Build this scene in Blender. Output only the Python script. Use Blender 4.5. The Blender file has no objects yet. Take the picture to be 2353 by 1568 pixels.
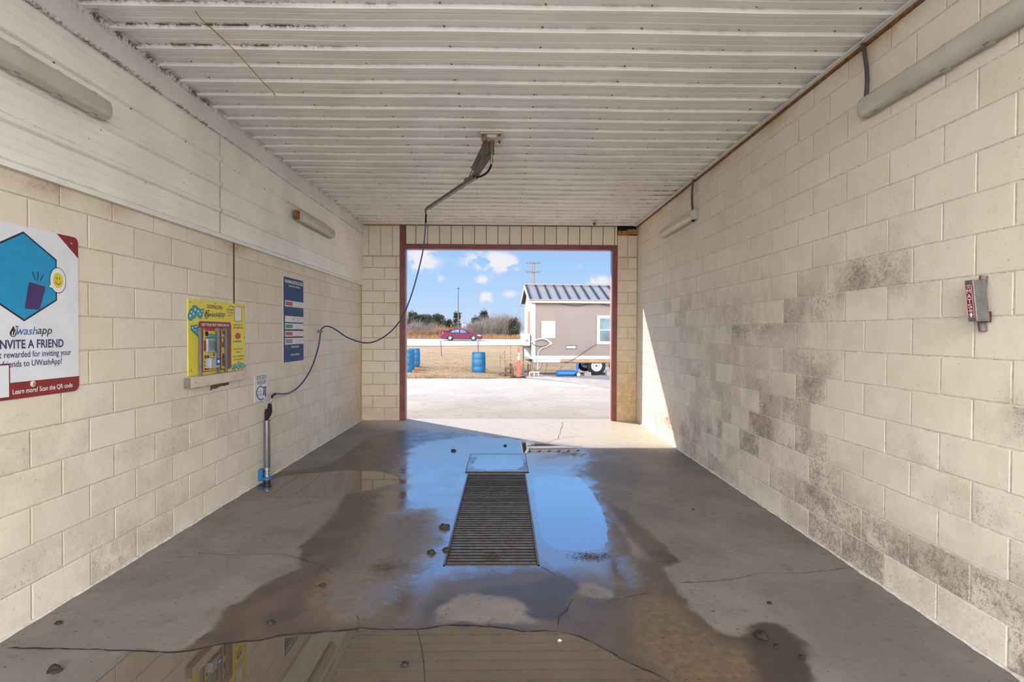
import bpy, math, random
import numpy as np
from mathutils import Vector, Matrix, noise as mnoise

SC = bpy.context.scene
COL = SC.collection
R = random.Random(7)

# ------------------------------------------------------------------ camera
FPX = 1240.8
YAW, PITCH, ROLL = 0.0139, 0.0154, 0.0041
EYE = np.array([0.0, 0.0, 1.54])
_cy, _sy, _cp, _sp = math.cos(YAW), math.sin(YAW), math.cos(PITCH), math.sin(PITCH)
_f = np.array([_sy * _cp, _cy * _cp, -_sp])
_r0 = np.array([_cy, -_sy, 0.0])
_u0 = np.cross(_r0, _f)
_r = math.cos(ROLL) * _r0 + math.sin(ROLL) * _u0
_u = -math.sin(ROLL) * _r0 + math.cos(ROLL) * _u0
cam_data = bpy.data.cameras.new('camera')
cam_data.sensor_width = 36.0
cam_data.lens = 36.0 * FPX / 2353.0
cam_data.clip_start = 0.02
cam_data.clip_end = 2000
cam = bpy.data.objects.new('camera', cam_data)
COL.objects.link(cam)
cam.matrix_world = Matrix(((_r[0], _u[0], -_f[0], EYE[0]), (_r[1], _u[1], -_f[1], EYE[1]),
                           (_r[2], _u[2], -_f[2], EYE[2]), (0, 0, 0, 1)))
SC.camera = cam

def hit(px, py, axis, val):
    """real point of the place seen at a measured spot of the photograph, on the plane axis = val"""
    d = _f + _r * (px - 1176.5) / FPX + _u * (784 - py) / FPX
    t = (val - EYE[axis]) / d[axis]
    return EYE + t * d

# ------------------------------------------------------------------ exposure
SC.view_settings.view_transform = 'Standard'
SC.view_settings.look = 'None'
SC.view_settings.exposure = 0.30
SC.view_settings.gamma = 1.0
SC.view_settings.use_curve_mapping = False
SC.cycles.max_bounces = 8
SC.cycles.diffuse_bounces = 4
SC.cycles.glossy_bounces = 3
SC.cycles.transmission_bounces = 6
SC.cycles.sample_clamp_indirect = 6.0
SC.cycles.use_denoising = True
SC.cycles.adaptive_threshold = 0.03
SC.cycles.light_sampling_threshold = 0.03
SC.cycles.caustics_reflective = False
SC.cycles.caustics_refractive = False

# ------------------------------------------------------------------ sky
class NT:
    """small helper for writing node trees"""
    def __init__(s, nt):
        s.nt = nt; s.n = nt.nodes; s.l = nt.links
    def add(s, t, **kw):
        nd = s.n.new(t)
        for k, v in kw.items():
            if k.startswith('i_'):
                key = k[2:]
                nd.inputs[int(key) if key.isdigit() else key.replace('_', ' ')].default_value = v
            else:
                setattr(nd, k, v)
        return nd
    def link(s, a, b): s.l.new(a, b)
    def math(s, op, a, b=None, c=None, clamp=False):
        nd = s.n.new('ShaderNodeMath'); nd.operation = op; nd.use_clamp = clamp
        for i, x in enumerate((a, b, c)):
            if x is None: continue
            if isinstance(x, (int, float)): nd.inputs[i].default_value = x
            else: s.l.new(x, nd.inputs[i])
        return nd.outputs[0]
    def mix(s, f, a, b, blend='MIX'):
        nd = s.n.new('ShaderNodeMix'); nd.data_type = 'RGBA'; nd.blend_type = blend
        for k, x in ((0, f), (6, a), (7, b)):
            if isinstance(x, (int, float)): nd.inputs[k].default_value = x
            elif isinstance(x, tuple): nd.inputs[k].default_value = (x[0], x[1], x[2], 1)
            else: s.l.new(x, nd.inputs[k])
        return nd.outputs[2]
    def ramp(s, f, stops, interp='LINEAR'):
        nd = s.n.new('ShaderNodeValToRGB'); cr = nd.color_ramp; cr.interpolation = interp
        while len(cr.elements) < len(stops): cr.elements.new(0.5)
        for e, (p, c) in zip(cr.elements, stops):
            e.position = p; e.color = (c[0], c[1], c[2], 1) if isinstance(c, tuple) else (c, c, c, 1)
        s.l.new(f, nd.inputs[0]); return nd.outputs[0]
    def rng(s, v, a, b, c=0.0, d=1.0, smooth=True):
        nd = s.n.new('ShaderNodeMapRange'); nd.interpolation_type = 'SMOOTHSTEP' if smooth else 'LINEAR'
        s.l.new(v, nd.inputs[0])
        for i, x in enumerate((a, b, c, d)): nd.inputs[i + 1].default_value = x
        return nd.outputs[0]
    def noise(s, vec, scale, detail=4, rough=0.55, out=0):
        nd = s.n.new('ShaderNodeTexNoise'); nd.inputs['Scale'].default_value = scale
        nd.inputs['Detail'].default_value = detail; nd.inputs['Roughness'].default_value = rough
        if vec is not None: s.l.new(vec, nd.inputs['Vector'])
        return nd.outputs[out]
    def attr(s, name):
        nd = s.n.new('ShaderNodeAttribute'); nd.attribute_name = name; return nd.outputs['Fac']

def lin(r, g, b):
    f = lambda c: ((c / 255) / 12.92) if c / 255 <= 0.04045 else (((c / 255) + 0.055) / 1.055) ** 2.4
    return (f(r), f(g), f(b))

world = bpy.data.worlds.new('sky'); SC.world = world
world.use_nodes = True
w = NT(world.node_tree); w.n.clear()
tc = w.add('ShaderNodeTexCoord')
sep = w.add('ShaderNodeSeparateXYZ'); w.link(tc.outputs['Generated'], sep.inputs[0])
X, Y, Z = sep.outputs
elev = w.ramp(Z, [(0.0, lin(206, 228, 252)), (0.05, lin(190, 220, 253)), (0.10, lin(176, 212, 254)), (0.155, lin(160, 203, 254)),
                  (0.22, lin(138, 192, 252)), (0.34, lin(112, 172, 244)), (0.6, lin(100, 158, 234)), (1.0, lin(70, 125, 215))])
yy = w.math('MAXIMUM', Y, 0.02)
U = w.math('DIVIDE', X, yy); V = w.math('DIVIDE', Z, yy)
cn = w.noise(tc.outputs['Generated'], 26, 4, 0.62)
tot = None
VPX, HY = 1159.3, 765.0
for (px, py, rx, ry, a) in ((1120, 602, 52, 20, 1.0), (1160, 608, 30, 14, .75), (968, 600, 36, 28, .9), (1117, 684, 17, 14, .9), (1107, 645, 24, 10, .6),
                            (1168, 676, 26, 10, .5), (1373, 646, 26, 13, .9), (1329, 614, 14, 7, .5), (1012, 644, 14, 9, .5)):
    a0 = w.math('MULTIPLY', w.math('SUBTRACT', U, (px - VPX) / FPX), FPX / rx)
    b0 = w.math('MULTIPLY', w.math('SUBTRACT', V, (HY - py) / FPX), FPX / ry)
    r2 = w.math('ADD', w.math('MULTIPLY', a0, a0), w.math('MULTIPLY', b0, b0))
    g = w.math('MULTIPLY', w.math('EXPONENT', w.math('MULTIPLY', r2, -0.8)), a)
    tot = g if tot is None else w.math('ADD', tot, g)
infront = w.math('GREATER_THAN', Y, 0.05)
tot = w.math('MULTIPLY', tot, infront)
cl = w.math('MULTIPLY', tot, w.rng(cn, 0.30, 0.62, 0.0, 1.6))
cl = w.rng(cl, 0.15, 0.95)
high = w.math('MULTIPLY', w.rng(w.noise(tc.outputs['Generated'], 2.2, 2, 0.6), 0.5, 0.72), w.rng(Z, 0.45, 0.7))
skyc = w.mix(w.math('MULTIPLY', cl, 0.92), elev, lin(246, 243, 248))
skyc = w.mix(w.math('MULTIPLY', high, 0.7), skyc, (0.95, 0.95, 0.97))
# added fill: unseen sky behind the entrance boosted to brighten the bay
fill_mask = w.math('MULTIPLY', w.rng(Y, 0.0, -0.45), 0.92)
fill_mask = w.math('MULTIPLY', fill_mask, w.rng(Z, 0.35, 0.75, 1.0, 0.15))
lp = w.mix(fill_mask, skyc, (1.0, 0.965, 0.90))
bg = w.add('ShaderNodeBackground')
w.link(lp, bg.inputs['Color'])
BACK_FILL = 8.6
SKY_UP = 1.35  # sky above the doorway view brightened for puddle reflections and bay fill
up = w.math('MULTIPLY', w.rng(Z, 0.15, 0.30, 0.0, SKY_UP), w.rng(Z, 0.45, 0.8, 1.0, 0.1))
w.link(w.math('ADD', w.math('ADD', 0.80, up), w.math('MULTIPLY', fill_mask, BACK_FILL)), bg.inputs['Strength'])
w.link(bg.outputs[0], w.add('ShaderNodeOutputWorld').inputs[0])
world.cycles.sampling_method = 'MANUAL'
world.cycles.sample_map_resolution = 512

# ------------------------------------------------------------------ sun
sun_data = bpy.data.lights.new('sun', 'SUN')
sun_data.energy = 5.9
sun_data.angle = math.radians(0.53)
sun_data.color = (1.0, 0.93, 0.82)
sun = bpy.data.objects.new('sun', sun_data); COL.objects.link(sun)
sun.rotation_euler = Vector((1.089, -1.0, -1.08)).to_track_quat('-Z', 'Y').to_euler()
sun.location = (-30, 40, 40)

# ------------------------------------------------------------------ room numbers
XL, XR, H, YB, YO, YF = -2.49, 2.315, 3.434, 9.42, 9.62, -0.9
YOUT = YO
DX0, DX1, DZ = -1.729, 1.881, 2.992

# ------------------------------------------------------------------ mesh helpers
def unit(v):
    v = np.asarray(v, float); return v / (np.linalg.norm(v) + 1e-12)

class MB:
    def __init__(s): s.v = []; s.f = []; s.m = []
    def poly(s, pts, mi=0):
        b = len(s.v); s.v += [tuple(map(float, p)) for p in pts]; s.f.append(tuple(range(b, b + len(pts)))); s.m.append(mi)
        return s
    def mesh(s, vs, fs, mi=0):
        b = len(s.v); s.v += [tuple(map(float, p)) for p in vs]
        s.f += [tuple(i + b for i in f) for f in fs]; s.m += [mi] * len(fs); return s
    def box(s, x0, x1, y0, y1, z0, z1, mi=0, fr=None):
        vs = [(x, y, z) for z in (z0, z1) for y in (y0, y1) for x in (x0, x1)]
        if fr: vs = [fr(*p) for p in vs]
        return s.mesh(vs, [(0, 2, 3, 1), (4, 5, 7, 6), (0, 1, 5, 4), (2, 6, 7, 3), (0, 4, 6, 2), (1, 3, 7, 5)], mi)
    def tube(s, pts, r, n=8, mi=0, cap=True):
        pts = [np.array(p, float) for p in pts]; k = len(pts)
        rs = r if isinstance(r, (list, tuple)) else [r] * k
        t0 = unit(pts[1] - pts[0]); a = np.array([0, 0, 1.0]) if abs(t0[2]) < .9 else np.array([1.0, 0, 0])
        nrm = unit(np.cross(t0, a)); vs = []
        for i, p in enumerate(pts):
            t = unit(pts[min(i + 1, k - 1)] - pts[max(i - 1, 0)])
            nrm = unit(nrm - t * np.dot(nrm, t)); bn = np.cross(t, nrm)
            for j in range(n):
                an = 2 * math.pi * j / n
                vs.append(p + rs[i] * (math.cos(an) * nrm + math.sin(an) * bn))
        fs = [(i * n + j, i * n + (j + 1) % n, (i + 1) * n + (j + 1) % n, (i + 1) * n + j) for i in range(k - 1) for j in range(n)]
        if cap: fs += [tuple(range(n))[::-1], tuple(range((k - 1) * n, k * n))]
        return s.mesh(vs, fs, mi)
    def lathe(s, prof, c=(0, 0, 0), n=24, mi=0, axis=(0, 0, 1)):
        """prof: list of (radius, height) along the axis"""
        ax = unit(axis); a = np.array([1.0, 0, 0]) if abs(ax[0]) < .9 else np.array([0, 1.0, 0])
        e1 = unit(np.cross(ax, a)); e2 = np.cross(ax, e1); c = np.array(c, float); vs = []
        for (r, h) in prof:
            for j in range(n):
                an = 2 * math.pi * j / n
                vs.append(c + ax * h + max(r, 1e-4) * (math.cos(an) * e1 + math.sin(an) * e2))
        k = len(prof)
        fs = [(i * n + j, i * n + (j + 1) % n, (i + 1) * n + (j + 1) % n, (i + 1) * n + j) for i in range(k - 1) for j in range(n)]
        fs += [tuple(range(n))[::-1], tuple(range((k - 1) * n, k * n))]
        return s.mesh(vs, fs, mi)
    def prism(s, pts, c0, c1, fr, mi=0, back=True):
        """2D outline pts in frame fr, from height c0 to c1 (c1 = the seen side)"""
        n = len(pts); b = [fr(p[0], p[1], c0) for p in pts]; t = [fr(p[0], p[1], c1) for p in pts]
        fs = [tuple(range(n, 2 * n))] + [(i, (i + 1) % n, (i + 1) % n + n, i + n) for i in range(n)]
        if back: fs.append(tuple(range(n))[::-1])
        return s.mesh(b + t, fs, mi)
    def blob(s, c, rad, seed=0, rough=.35, sub=2, mi=0, flat=1.0):
        import bmesh
        bm = bmesh.new(); bmesh.ops.create_icosphere(bm, subdivisions=sub, radius=1)
        vs = []
        for v in bm.verts:
            d = 1 + rough * mnoise.noise(v.co * 1.7 + Vector((seed * 3.1, seed, 0))) + rough * .6 * mnoise.noise(v.co * 4.5 + Vector((0, seed * 2.3, seed)))
            vs.append((c[0] + v.co.x * d * rad[0], c[1] + v.co.y * d * rad[1], c[2] + v.co.z * d * rad[2] * flat))
        fs = [tuple(v.index for v in f.verts) for f in bm.faces]; bm.free()
        return s.mesh(vs, fs, mi)
    def build(s, name, mats, parent=None, smooth=False, bevel=0, origin=None, attrs=None):
        if not isinstance(mats, (list, tuple)): mats = [mats]
        o0 = np.zeros(3)
        if parent is not None:
            p = parent
            while p is not None: o0 = o0 + np.array(p.location); p = p.parent
            o0 = o0 if origin is None else np.array(origin)
        elif origin is not None: o0 = np.array(origin, float)
        me = bpy.data.meshes.new(name)
        va = np.array(s.v, float) - o0
        me.from_pydata([tuple(x) for x in va], [], s.f)
        for m in mats: me.materials.append(m)
        if len(mats) > 1:
            me.polygons.foreach_set('material_index', np.array(s.m, dtype=np.int32))
        if smooth:
            me.polygons.foreach_set('use_smooth', np.ones(len(s.f), dtype=bool))
            if smooth != 'all':
                try: me.set_sharp_from_angle(angle=math.radians(38))
                except Exception: pass
        if attrs:
            for k, arr in attrs.items():
                a = me.attributes.new(k, 'FLOAT', 'POINT'); a.data.foreach_set('value', np.asarray(arr, dtype=np.float32))
        me.update()
        o = bpy.data.objects.new(name, me); COL.objects.link(o)
        if parent is not None:
            o.parent = parent
            pl = np.zeros(3); p = parent
            while p is not None: pl = pl + np.array(p.location); p = p.parent
            o.location = tuple(o0 - pl)
        else: o.location = tuple(o0)
        if bevel:
            md = o.modifiers.new('bevel', 'BEVEL'); md.width = bevel; md.segments = 2; md.limit_method = 'ANGLE'; md.angle_limit = math.radians(40)
        return o

def tag(o, label=None, cat=None, group=None, kind=None):
    if label: o['label'] = label
    if cat: o['category'] = cat
    if group: o['group'] = group
    if kind: o['kind'] = kind
    return o
def struct(o): o['kind'] = 'structure'; return o
def thing(name, loc, label, cat, group=None):
    o = bpy.data.objects.new(name, None); COL.objects.link(o); o.location = tuple(float(c) for c in loc)
    o.empty_display_size = .1
    return tag(o, label, cat, group)
def copy_tree(o, parent=None):
    c = o.copy(); COL.objects.link(c); c.parent = parent
    for ch in list(o.children): copy_tree(ch, c)
    return c
class Fr:
    """a frame on a surface: a along its reading direction, b up, c out of it"""
    def __init__(s, o, u, v, n): s.o, s.u, s.v, s.n = [np.array(q, float) for q in (o, u, v, n)]
    def __call__(s, a, b, c=0.0): return s.o + a * s.u + b * s.v + c * s.n
def left_frame(y, z, x=XL): return Fr((x, y, z), (0, 1, 0), (0, 0, 1), (1, 0, 0))
def right_frame(y, z, x=XR): return Fr((x, y, z), (0, -1, 0), (0, 0, 1), (-1, 0, 0))
def rrect(a0, a1, b0, b1, r, n=5):
    out = []
    for (cx, cy, s0) in ((a1 - r, b1 - r, 0), (a0 + r, b1 - r, 90), (a0 + r, b0 + r, 180), (a1 - r, b0 + r, 270)):
        for k in range(n + 1):
            t = math.radians(s0 + 90 * k / n); out.append((cx + r * math.cos(t), cy + r * math.sin(t)))
    return out
def ell(ca, cb, ra, rb, n=24, t0=0, t1=360):
    return [(ca + ra * math.cos(math.radians(t0 + (t1 - t0) * k / n)), cb + rb * math.sin(math.radians(t0 + (t1 - t0) * k / n))) for k in range(n)]
def rect(a0, a1, b0, b1): return [(a0, b0), (a1, b0), (a1, b1), (a0, b1)]

def lettering(mb, txt, fr, a0, a1, b0, b1, c, mi=0, bold=0.0, shear=0.0, caps_h=None):
    """write txt into the box a0..a1, b0..b1 of frame fr"""
    cu = bpy.data.curves.new('t', 'FONT'); cu.body = txt; cu.size = 1; cu.shear = shear; cu.offset = bold; cu.resolution_u = 3
    ob = bpy.data.objects.new('t', cu)
    me = bpy.data.meshes.new_from_object(ob)
    vs = np.array([v.co[:] for v in me.vertices]) if len(me.vertices) else np.zeros((0, 3))
    fs = [tuple(p.vertices) for p in me.polygons]
    bpy.data.objects.remove(ob); bpy.data.curves.remove(cu); bpy.data.meshes.remove(me)
    if not len(vs): return
    mn, mx = vs.min(0), vs.max(0)
    sa = (a1 - a0) / max(mx[0] - mn[0], 1e-6); sb = (b1 - b0) / max(mx[1] - mn[1], 1e-6)
    out = [fr(a0 + (p[0] - mn[0]) * sa, b0 + (p[1] - mn[1]) * sb, c) for p in vs]
    mb.mesh(out, fs, mi)

# ------------------------------------------------------------------ materials
MATS = {}
def M(name, col, rough=0.5, metal=0.0, var=0.12, scale=14, bump=0.0, bscale=None, col2=None, thr=None, spec=0.5, coat=0.0, emit=None):
    if name in MATS: return MATS[name]
    m = bpy.data.materials.new(name); m.use_nodes = True
    t = NT(m.node_tree); b = t.n['Principled BSDF']
    c = t.add('ShaderNodeTexCoord').outputs['Object']
    nz = t.noise(c, scale, 5, .6)
    dark = tuple(x * (1 - var) for x in col); lite = tuple(min(1, x * (1 + var)) for x in col)
    out = t.mix(t.rng(nz, .3, .7), dark, lite)
    if col2 is not None:
        th = thr or (.55, .68)
        out = t.mix(t.rng(t.noise(c, scale * .6, 7, .68), th[0], th[1]), out, col2)
    t.link(out, b.inputs['Base Color'])
    b.inputs['Roughness'].default_value = rough; b.inputs['Metallic'].default_value = metal
    b.inputs['Specular IOR Level'].default_value = spec; b.inputs['Coat Weight'].default_value = coat
    if emit: b.inputs['Emission Color'].default_value = (*emit[0], 1); b.inputs['Emission Strength'].default_value = emit[1]
    if bump:
        bp = t.add('ShaderNodeBump'); bp.inputs['Strength'].default_value = 1.0; bp.inputs['Distance'].default_value = bump
        t.link(t.noise(c, bscale or scale * 4, 5, .6), bp.inputs['Height']); t.link(bp.outputs[0], b.inputs['Normal'])
    MATS[name] = m; return m
# ------------------------------------------------------------------ setting materials
def mat_block():
    m = bpy.data.materials.new('painted_block'); m.use_nodes = True
    t = NT(m.node_tree); b = t.n['Principled BSDF']
    c = t.add('ShaderNodeTexCoord').outputs['Object']
    rnd = t.attr('rnd'); gr = t.attr('grime'); rust = t.attr('rust')
    pore = t.noise(c, 135, 2, .7); fine = t.noise(c, 38, 3, .65); mid = t.noise(c, 7, 4, .65); big = t.noise(c, 1.6, 2, .6)
    col = t.mix(rnd, (.73, .655, .545), (.78, .71, .60))
    col = t.mix(t.rng(mid, .35, .72, 0, .4), col, (.68, .585, .475))
    col = t.mix(t.rng(big, .4, .7, 0, .35), col, (.79, .735, .64))
    # soft grime and grime sitting in the pores
    soft = t.math('MULTIPLY', gr, t.math('ADD', .30, t.math('MULTIPLY', t.rng(t.noise(c, 3.6, 5, .7), .38, .60), .70)), clamp=True)
    col = t.mix(t.math('MULTIPLY', soft, .66), col, (.33, .265, .215))
    s = t.math('SUBTRACT', t.math('ADD', t.math('MULTIPLY', pore, .6), t.math('MULTIPLY', fine, .4)), t.math('MULTIPLY', t.math('MULTIPLY', gr, t.rng(mid, .20, .7)), -.17))
    speck = t.rng(s, .575, .76)
    speck = t.math('MULTIPLY', speck, t.math('ADD', t.math('MULTIPLY', gr, 1.2), .22), clamp=True)
    col = t.mix(t.math('MULTIPLY', speck, .75), col, (.22, .17, .135))
    col = t.mix(t.math('MULTIPLY', t.rng(t.noise(c, 80, 1, .6), .745, .775), .7), col, (.20, .16, .12))
    col = t.mix(t.math('MULTIPLY', rust, t.rng(mid, .25, .65, .45, 1.0), clamp=True), col, (.50, .33, .16))
    red = t.attr('red')
    col = t.mix(t.math('MULTIPLY', red, t.rng(t.noise(c, 26, 4, .7), .52, .56), clamp=True), col, (.55, .035, .05))
    t.link(col, b.inputs['Base Color']); b.inputs['Roughness'].default_value = .62; b.inputs['Specular IOR Level'].default_value = .3
    bp = t.add('ShaderNodeBump'); bp.inputs['Distance'].default_value = .0016
    t.link(t.math('ADD', t.math('MULTIPLY', pore, .6), fine), bp.inputs['Height']); t.link(bp.outputs[0], b.inputs['Normal'])
    return m

def mat_panel(name='white_ribbed_metal', base=(.86, .84, .79)):
    m = bpy.data.materials.new(name); m.use_nodes = True
    t = NT(m.node_tree); b = t.n['Principled BSDF']
    tcd = t.add('ShaderNodeTexCoord'); c = tcd.outputs['Object']
    edge = t.attr('edge'); dirt = t.attr('dirt')
    mp = t.add('ShaderNodeMapping'); mp.inputs['Scale'].default_value = (1, 1, 1); t.link(c, mp.inputs[0])
    n1 = t.noise(c, 9, 4, .7); n2 = t.noise(c, 45, 3, .7); n3 = t.noise(c, 2.2, 1, .5)
    col = t.mix(t.rng(n3, .3, .7), tuple(x * .93 for x in base), tuple(x * 1.04 for x in base))
    # brown film running along the rib edges, and clotted webs where it is worst
    e = t.math('MULTIPLY', edge, t.rng(n1, .45, .72, .10, .8))
    col = t.mix(t.math('MULTIPLY', e, .6), col, (.30, .23, .13))
    d = t.math('MULTIPLY', t.math('MULTIPLY', dirt, edge), 1.0)
    cl = t.rng(t.math('ADD', t.math('MULTIPLY', n2, .5), t.math('MULTIPLY', n1, .5)), .47, .54)
    col = t.mix(t.math('MULTIPLY', t.math('MULTIPLY', cl, d), 1.0, clamp=True), col, (.09, .065, .04))
    sp = t.rng(t.noise(c, 24, 2, .5), .76, .775)
    col = t.mix(t.math('MULTIPLY', sp, .85), col, (.12, .09, .06))
    t.link(col, b.inputs['Base Color'])
    b.inputs['Roughness'].default_value = .33; b.inputs['Specular IOR Level'].default_value = .45
    bp = t.add('ShaderNodeBump'); bp.inputs['Distance'].default_value = .0006; bp.inputs['Strength'].default_value = .5
    t.link(t.noise(c, 3.5, 2, .4), bp.inputs['Height']); t.link(bp.outputs[0], b.inputs['Normal'])
    return m

def mat_floor():
    m = bpy.data.materials.new('bay_concrete'); m.use_nodes = True
    t = NT(m.node_tree); b = t.n['Principled BSDF']
    c = t.add('ShaderNodeTexCoord').outputs['Object']
    n0 = t.noise(c, 1.3, 5, .6); n1 = t.noise(c, 4.2, 6, .6); n2 = t.noise(c, 21, 5, .62); n3 = t.noise(c, 70, 4, .65)
    pert = t.math('ADD', t.math('MULTIPLY', t.math('SUBTRACT', n1, .5), .16), t.math('MULTIPLY', t.math('SUBTRACT', n2, .5), .05))
    def layer(nm, a, bb, k=1.0):
        return t.rng(t.math('ADD', t.attr(nm), t.math('MULTIPLY', pert, k)), a, bb)
    water = layer('sd_water', .006, -.006, .45)
    damp = layer('sd_damp', .025, -.025, 1.2)
    film = layer('sd_film', .10, -.16, 2.6)
    silt = layer('sd_silt', .06, -.10, 1.2)
    oil = layer('sd_oil', .035, -.035, 1.0)
    cream = layer('sd_sunlit', .35, -.45, 2.0)  # sunlit part of the floor, painted paler
    film = t.math('MULTIPLY', film, t.math('SUBTRACT', 1.0, t.math('MULTIPLY', oil, .85)))
    dry = t.mix(t.rng(n0, .35, .68), (.165, .146, .134), (.245, .212, .186))
    dry = t.mix(t.rng(n1, .45, .75, 0, .5), dry, (.17, .13, .108))
    dry = t.mix(cream, dry, (.50, .435, .36))  # sunlight put into the base colour
    dry = t.mix(t.rng(t.noise(c, 11, 5, .7), .57, .68, 0, .65), dry, (.12, .085, .065))
    wetc = t.mix(t.rng(n1, .3, .7), (.060, .045, .037), (.115, .083, .064))
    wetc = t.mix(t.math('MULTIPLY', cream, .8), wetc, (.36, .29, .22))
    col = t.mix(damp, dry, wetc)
    col = t.mix(t.math('MULTIPLY', silt, .85), col, t.mix(t.rng(n2, .3, .7), (.115, .08, .05), (.18, .13, .08)))
    col = t.mix(t.math('MULTIPLY', film, .45), col, (.15, .13, .125))
    col = t.mix(t.math('MULTIPLY', water, .88), col, (.075, .055, .038))
    col = t.mix(t.math('MULTIPLY', oil, .8), col, (.045, .034, .027))
    spk = t.math('MAXIMUM', t.rng(t.noise(c, 34, 3, .55), .675, .70), t.rng(t.noise(c, 75, 2, .5), .71, .735))
    col = t.mix(t.math('MULTIPLY', spk, .85), col, (.045, .032, .022))
    t.link(col, b.inputs['Base Color'])
    rough = t.rng(n2, .3, .7, .50, .66)
    def mixf(f, a, v):
        nd = t.add('ShaderNodeMix'); nd.data_type = 'FLOAT'; t.link(f, nd.inputs[0]); t.link(a, nd.inputs[2])
        if isinstance(v, (int, float)): nd.inputs[3].default_value = v
        else: t.link(v, nd.inputs[3])
        return nd.outputs[0]
    rough = mixf(damp, rough, t.rng(n1, .3, .7, .30, .46))
    rough = mixf(silt, rough, .26)
    rough = mixf(film, rough, t.rng(n1, .35, .65, .06, .20))
    rough = mixf(water, rough, .012)
    rough = mixf(oil, rough, .36)
    t.link(rough, b.inputs['Roughness'])
    wetall = t.math('MAXIMUM', film, water)
    ior = mixf(film, t.rng(n0, 0, 1, 1.45, 1.45), WET_IOR)
    ior = mixf(water, ior, 2.6)
    t.link(ior, b.inputs['IOR'])
    b.inputs['Specular IOR Level'].default_value = .5
    hgt = t.math('ADD', t.math('MULTIPLY', n3, .35), t.math('MULTIPLY', n2, .65))
    inv = t.math('SUBTRACT', 1.0, water)
    flow = t.attr('sd_ripple')
    rip = t.rng(t.math('ADD', flow, t.math('MULTIPLY', pert, 2.0)), .12, -.2)
    amp = t.math('MULTIPLY', inv, t.math('ADD', .0010, t.math('MULTIPLY', rip, .040)))
    amp = t.math('MULTIPLY', amp, t.math('SUBTRACT', 1.0, t.math('MULTIPLY', t.math('MULTIPLY', film, t.math('SUBTRACT', 1.0, rip)), .88)))
    bp = t.add('ShaderNodeBump'); bp.inputs['Distance'].default_value = 1.0
    t.link(t.math('MULTIPLY', hgt, amp), bp.inputs['Height']); t.link(bp.outputs[0], b.inputs['Normal'])
    return m
WET_IOR = 1.9

MB_BLOCK = mat_block()
M_MORTAR = M('mortar_joint', (.62, .54, .435), .75, var=.15, scale=30, col2=(.40, .31, .22), thr=(.55, .70))
M_MORTAR_R = M('mortar_joint_pale', (.70, .635, .54), .75, var=.2, scale=30, col2=(.36, .27, .19), thr=(.56, .7))
M_PANEL = mat_panel()
M_WHITE = M('white_trim_metal', (.80, .79, .75), .35, var=.06, scale=5)
M_FLASH = mat_panel('flashing_metal', (.73, .73, .70))
M_FLOOR = mat_floor()
M_DARK = M('dark_void', (.012, .011, .01), .8)
M_FRAME = M('maroon_painted_steel', (.155, .035, .03), .42, var=.25, scale=5, col2=(.24, .07, .055), thr=(.55, .75), bump=.0006)
M_FRAMEP = M('pale_maroon_paint', (.56, .33, .30), .5, var=.15, scale=9)
M_WOOD = M('raw_orange_wood', (.42, .20, .05), .7, var=.35, scale=18)
M_RUST = M('rusty_steel', (.20, .085, .03), .75, var=.4, scale=30, bump=.001)
M_CRACK = M('crack_shadow', (.018, .015, .013), .9)
M_CAULK = M('white_sealant', (.60, .57, .52), .6, var=.2, scale=30, bump=.003, bscale=60)

# ------------------------------------------------------------------ block walls
class Blocks:
    def __init__(s): s.mb = MB(); s.rnd = []; s.gr = []; s.rust = []; s.red = []; s.rg = random.Random(3)
    def add(s, fr, a0, a1, b0, b1, grime=None, rust=None, red=None, jw=.0065, bev=.005, dep=.0019):
        g = jw / 2
        if a1 - a0 < .03 or b1 - b0 < .03: return
        rv = s.rg.random(); bw = s.rg.random()
        na = max(1, int(round((a1 - a0) / .14)))
        A = np.linspace(a0 + g, a1 - g, na + 1); Bv = [b0 + g, (b0 + b1) / 2, b1 - g]
        inner = [(min(max(a, a0 + g + bev), a1 - g - bev), min(max(b, b0 + g + bev), b1 - g - bev)) for b in Bv for a in A]
        ja = [s.rg.uniform(-.0007, .0007) for _ in range(4)]
        vs = [fr(a, b, 0.0 + ja[0]) for (a, b) in inner]
        nn = na + 1; fs = []
        for r in range(2):
            for k in range(na): fs.append((r * nn + k, r * nn + k + 1, (r + 1) * nn + k + 1, (r + 1) * nn + k))
        ring = [(0, k) for k in range(nn)] + [(1, na)] + [(2, k) for k in range(na, -1, -1)] + [(1, 0)]
        ri = [r * nn + k for r, k in ring]
        base = len(vs)
        for (r, k) in ring: vs.append(fr(A[k], Bv[r], -dep))
        L = len(ring)
        for i in range(L): fs.append((ri[i], base + i, base + (i + 1) % L, ri[(i + 1) % L]))
        s.mb.mesh(vs, fs, 0)
        pts = inner + [(A[k], Bv[r]) for r, k in ring]
        for (a, b) in pts:
            s.rnd.append(rv)
            s.gr.append((grime(a, b) * (.35 + 1.0 * bw)) if grime else .1 * bw)
            s.rust.append(rust(a, b) if rust else 0); s.red.append(red(a, b) if red else 0)
    def quad(s, pts, mi):
        s.mb.poly(pts, mi)
        for _ in pts: s.rnd.append(.5); s.gr.append(.2); s.rust.append(0); s.red.append(0)
    def box(s, x0, x1, y0, y1, z0, z1, mi=1):
        s.mb.box(x0, x1, y0, y1, z0, z1, mi)
        for _ in range(8): s.rnd.append(.5); s.gr.append(.1); s.rust.append(0); s.red.append(0)
    def build(s, name, mats):
        return struct(s.mb.build(name, mats, attrs={'rnd': s.rnd, 'grime': s.gr, 'rust': s.rust, 'red': s.red}))

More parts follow.
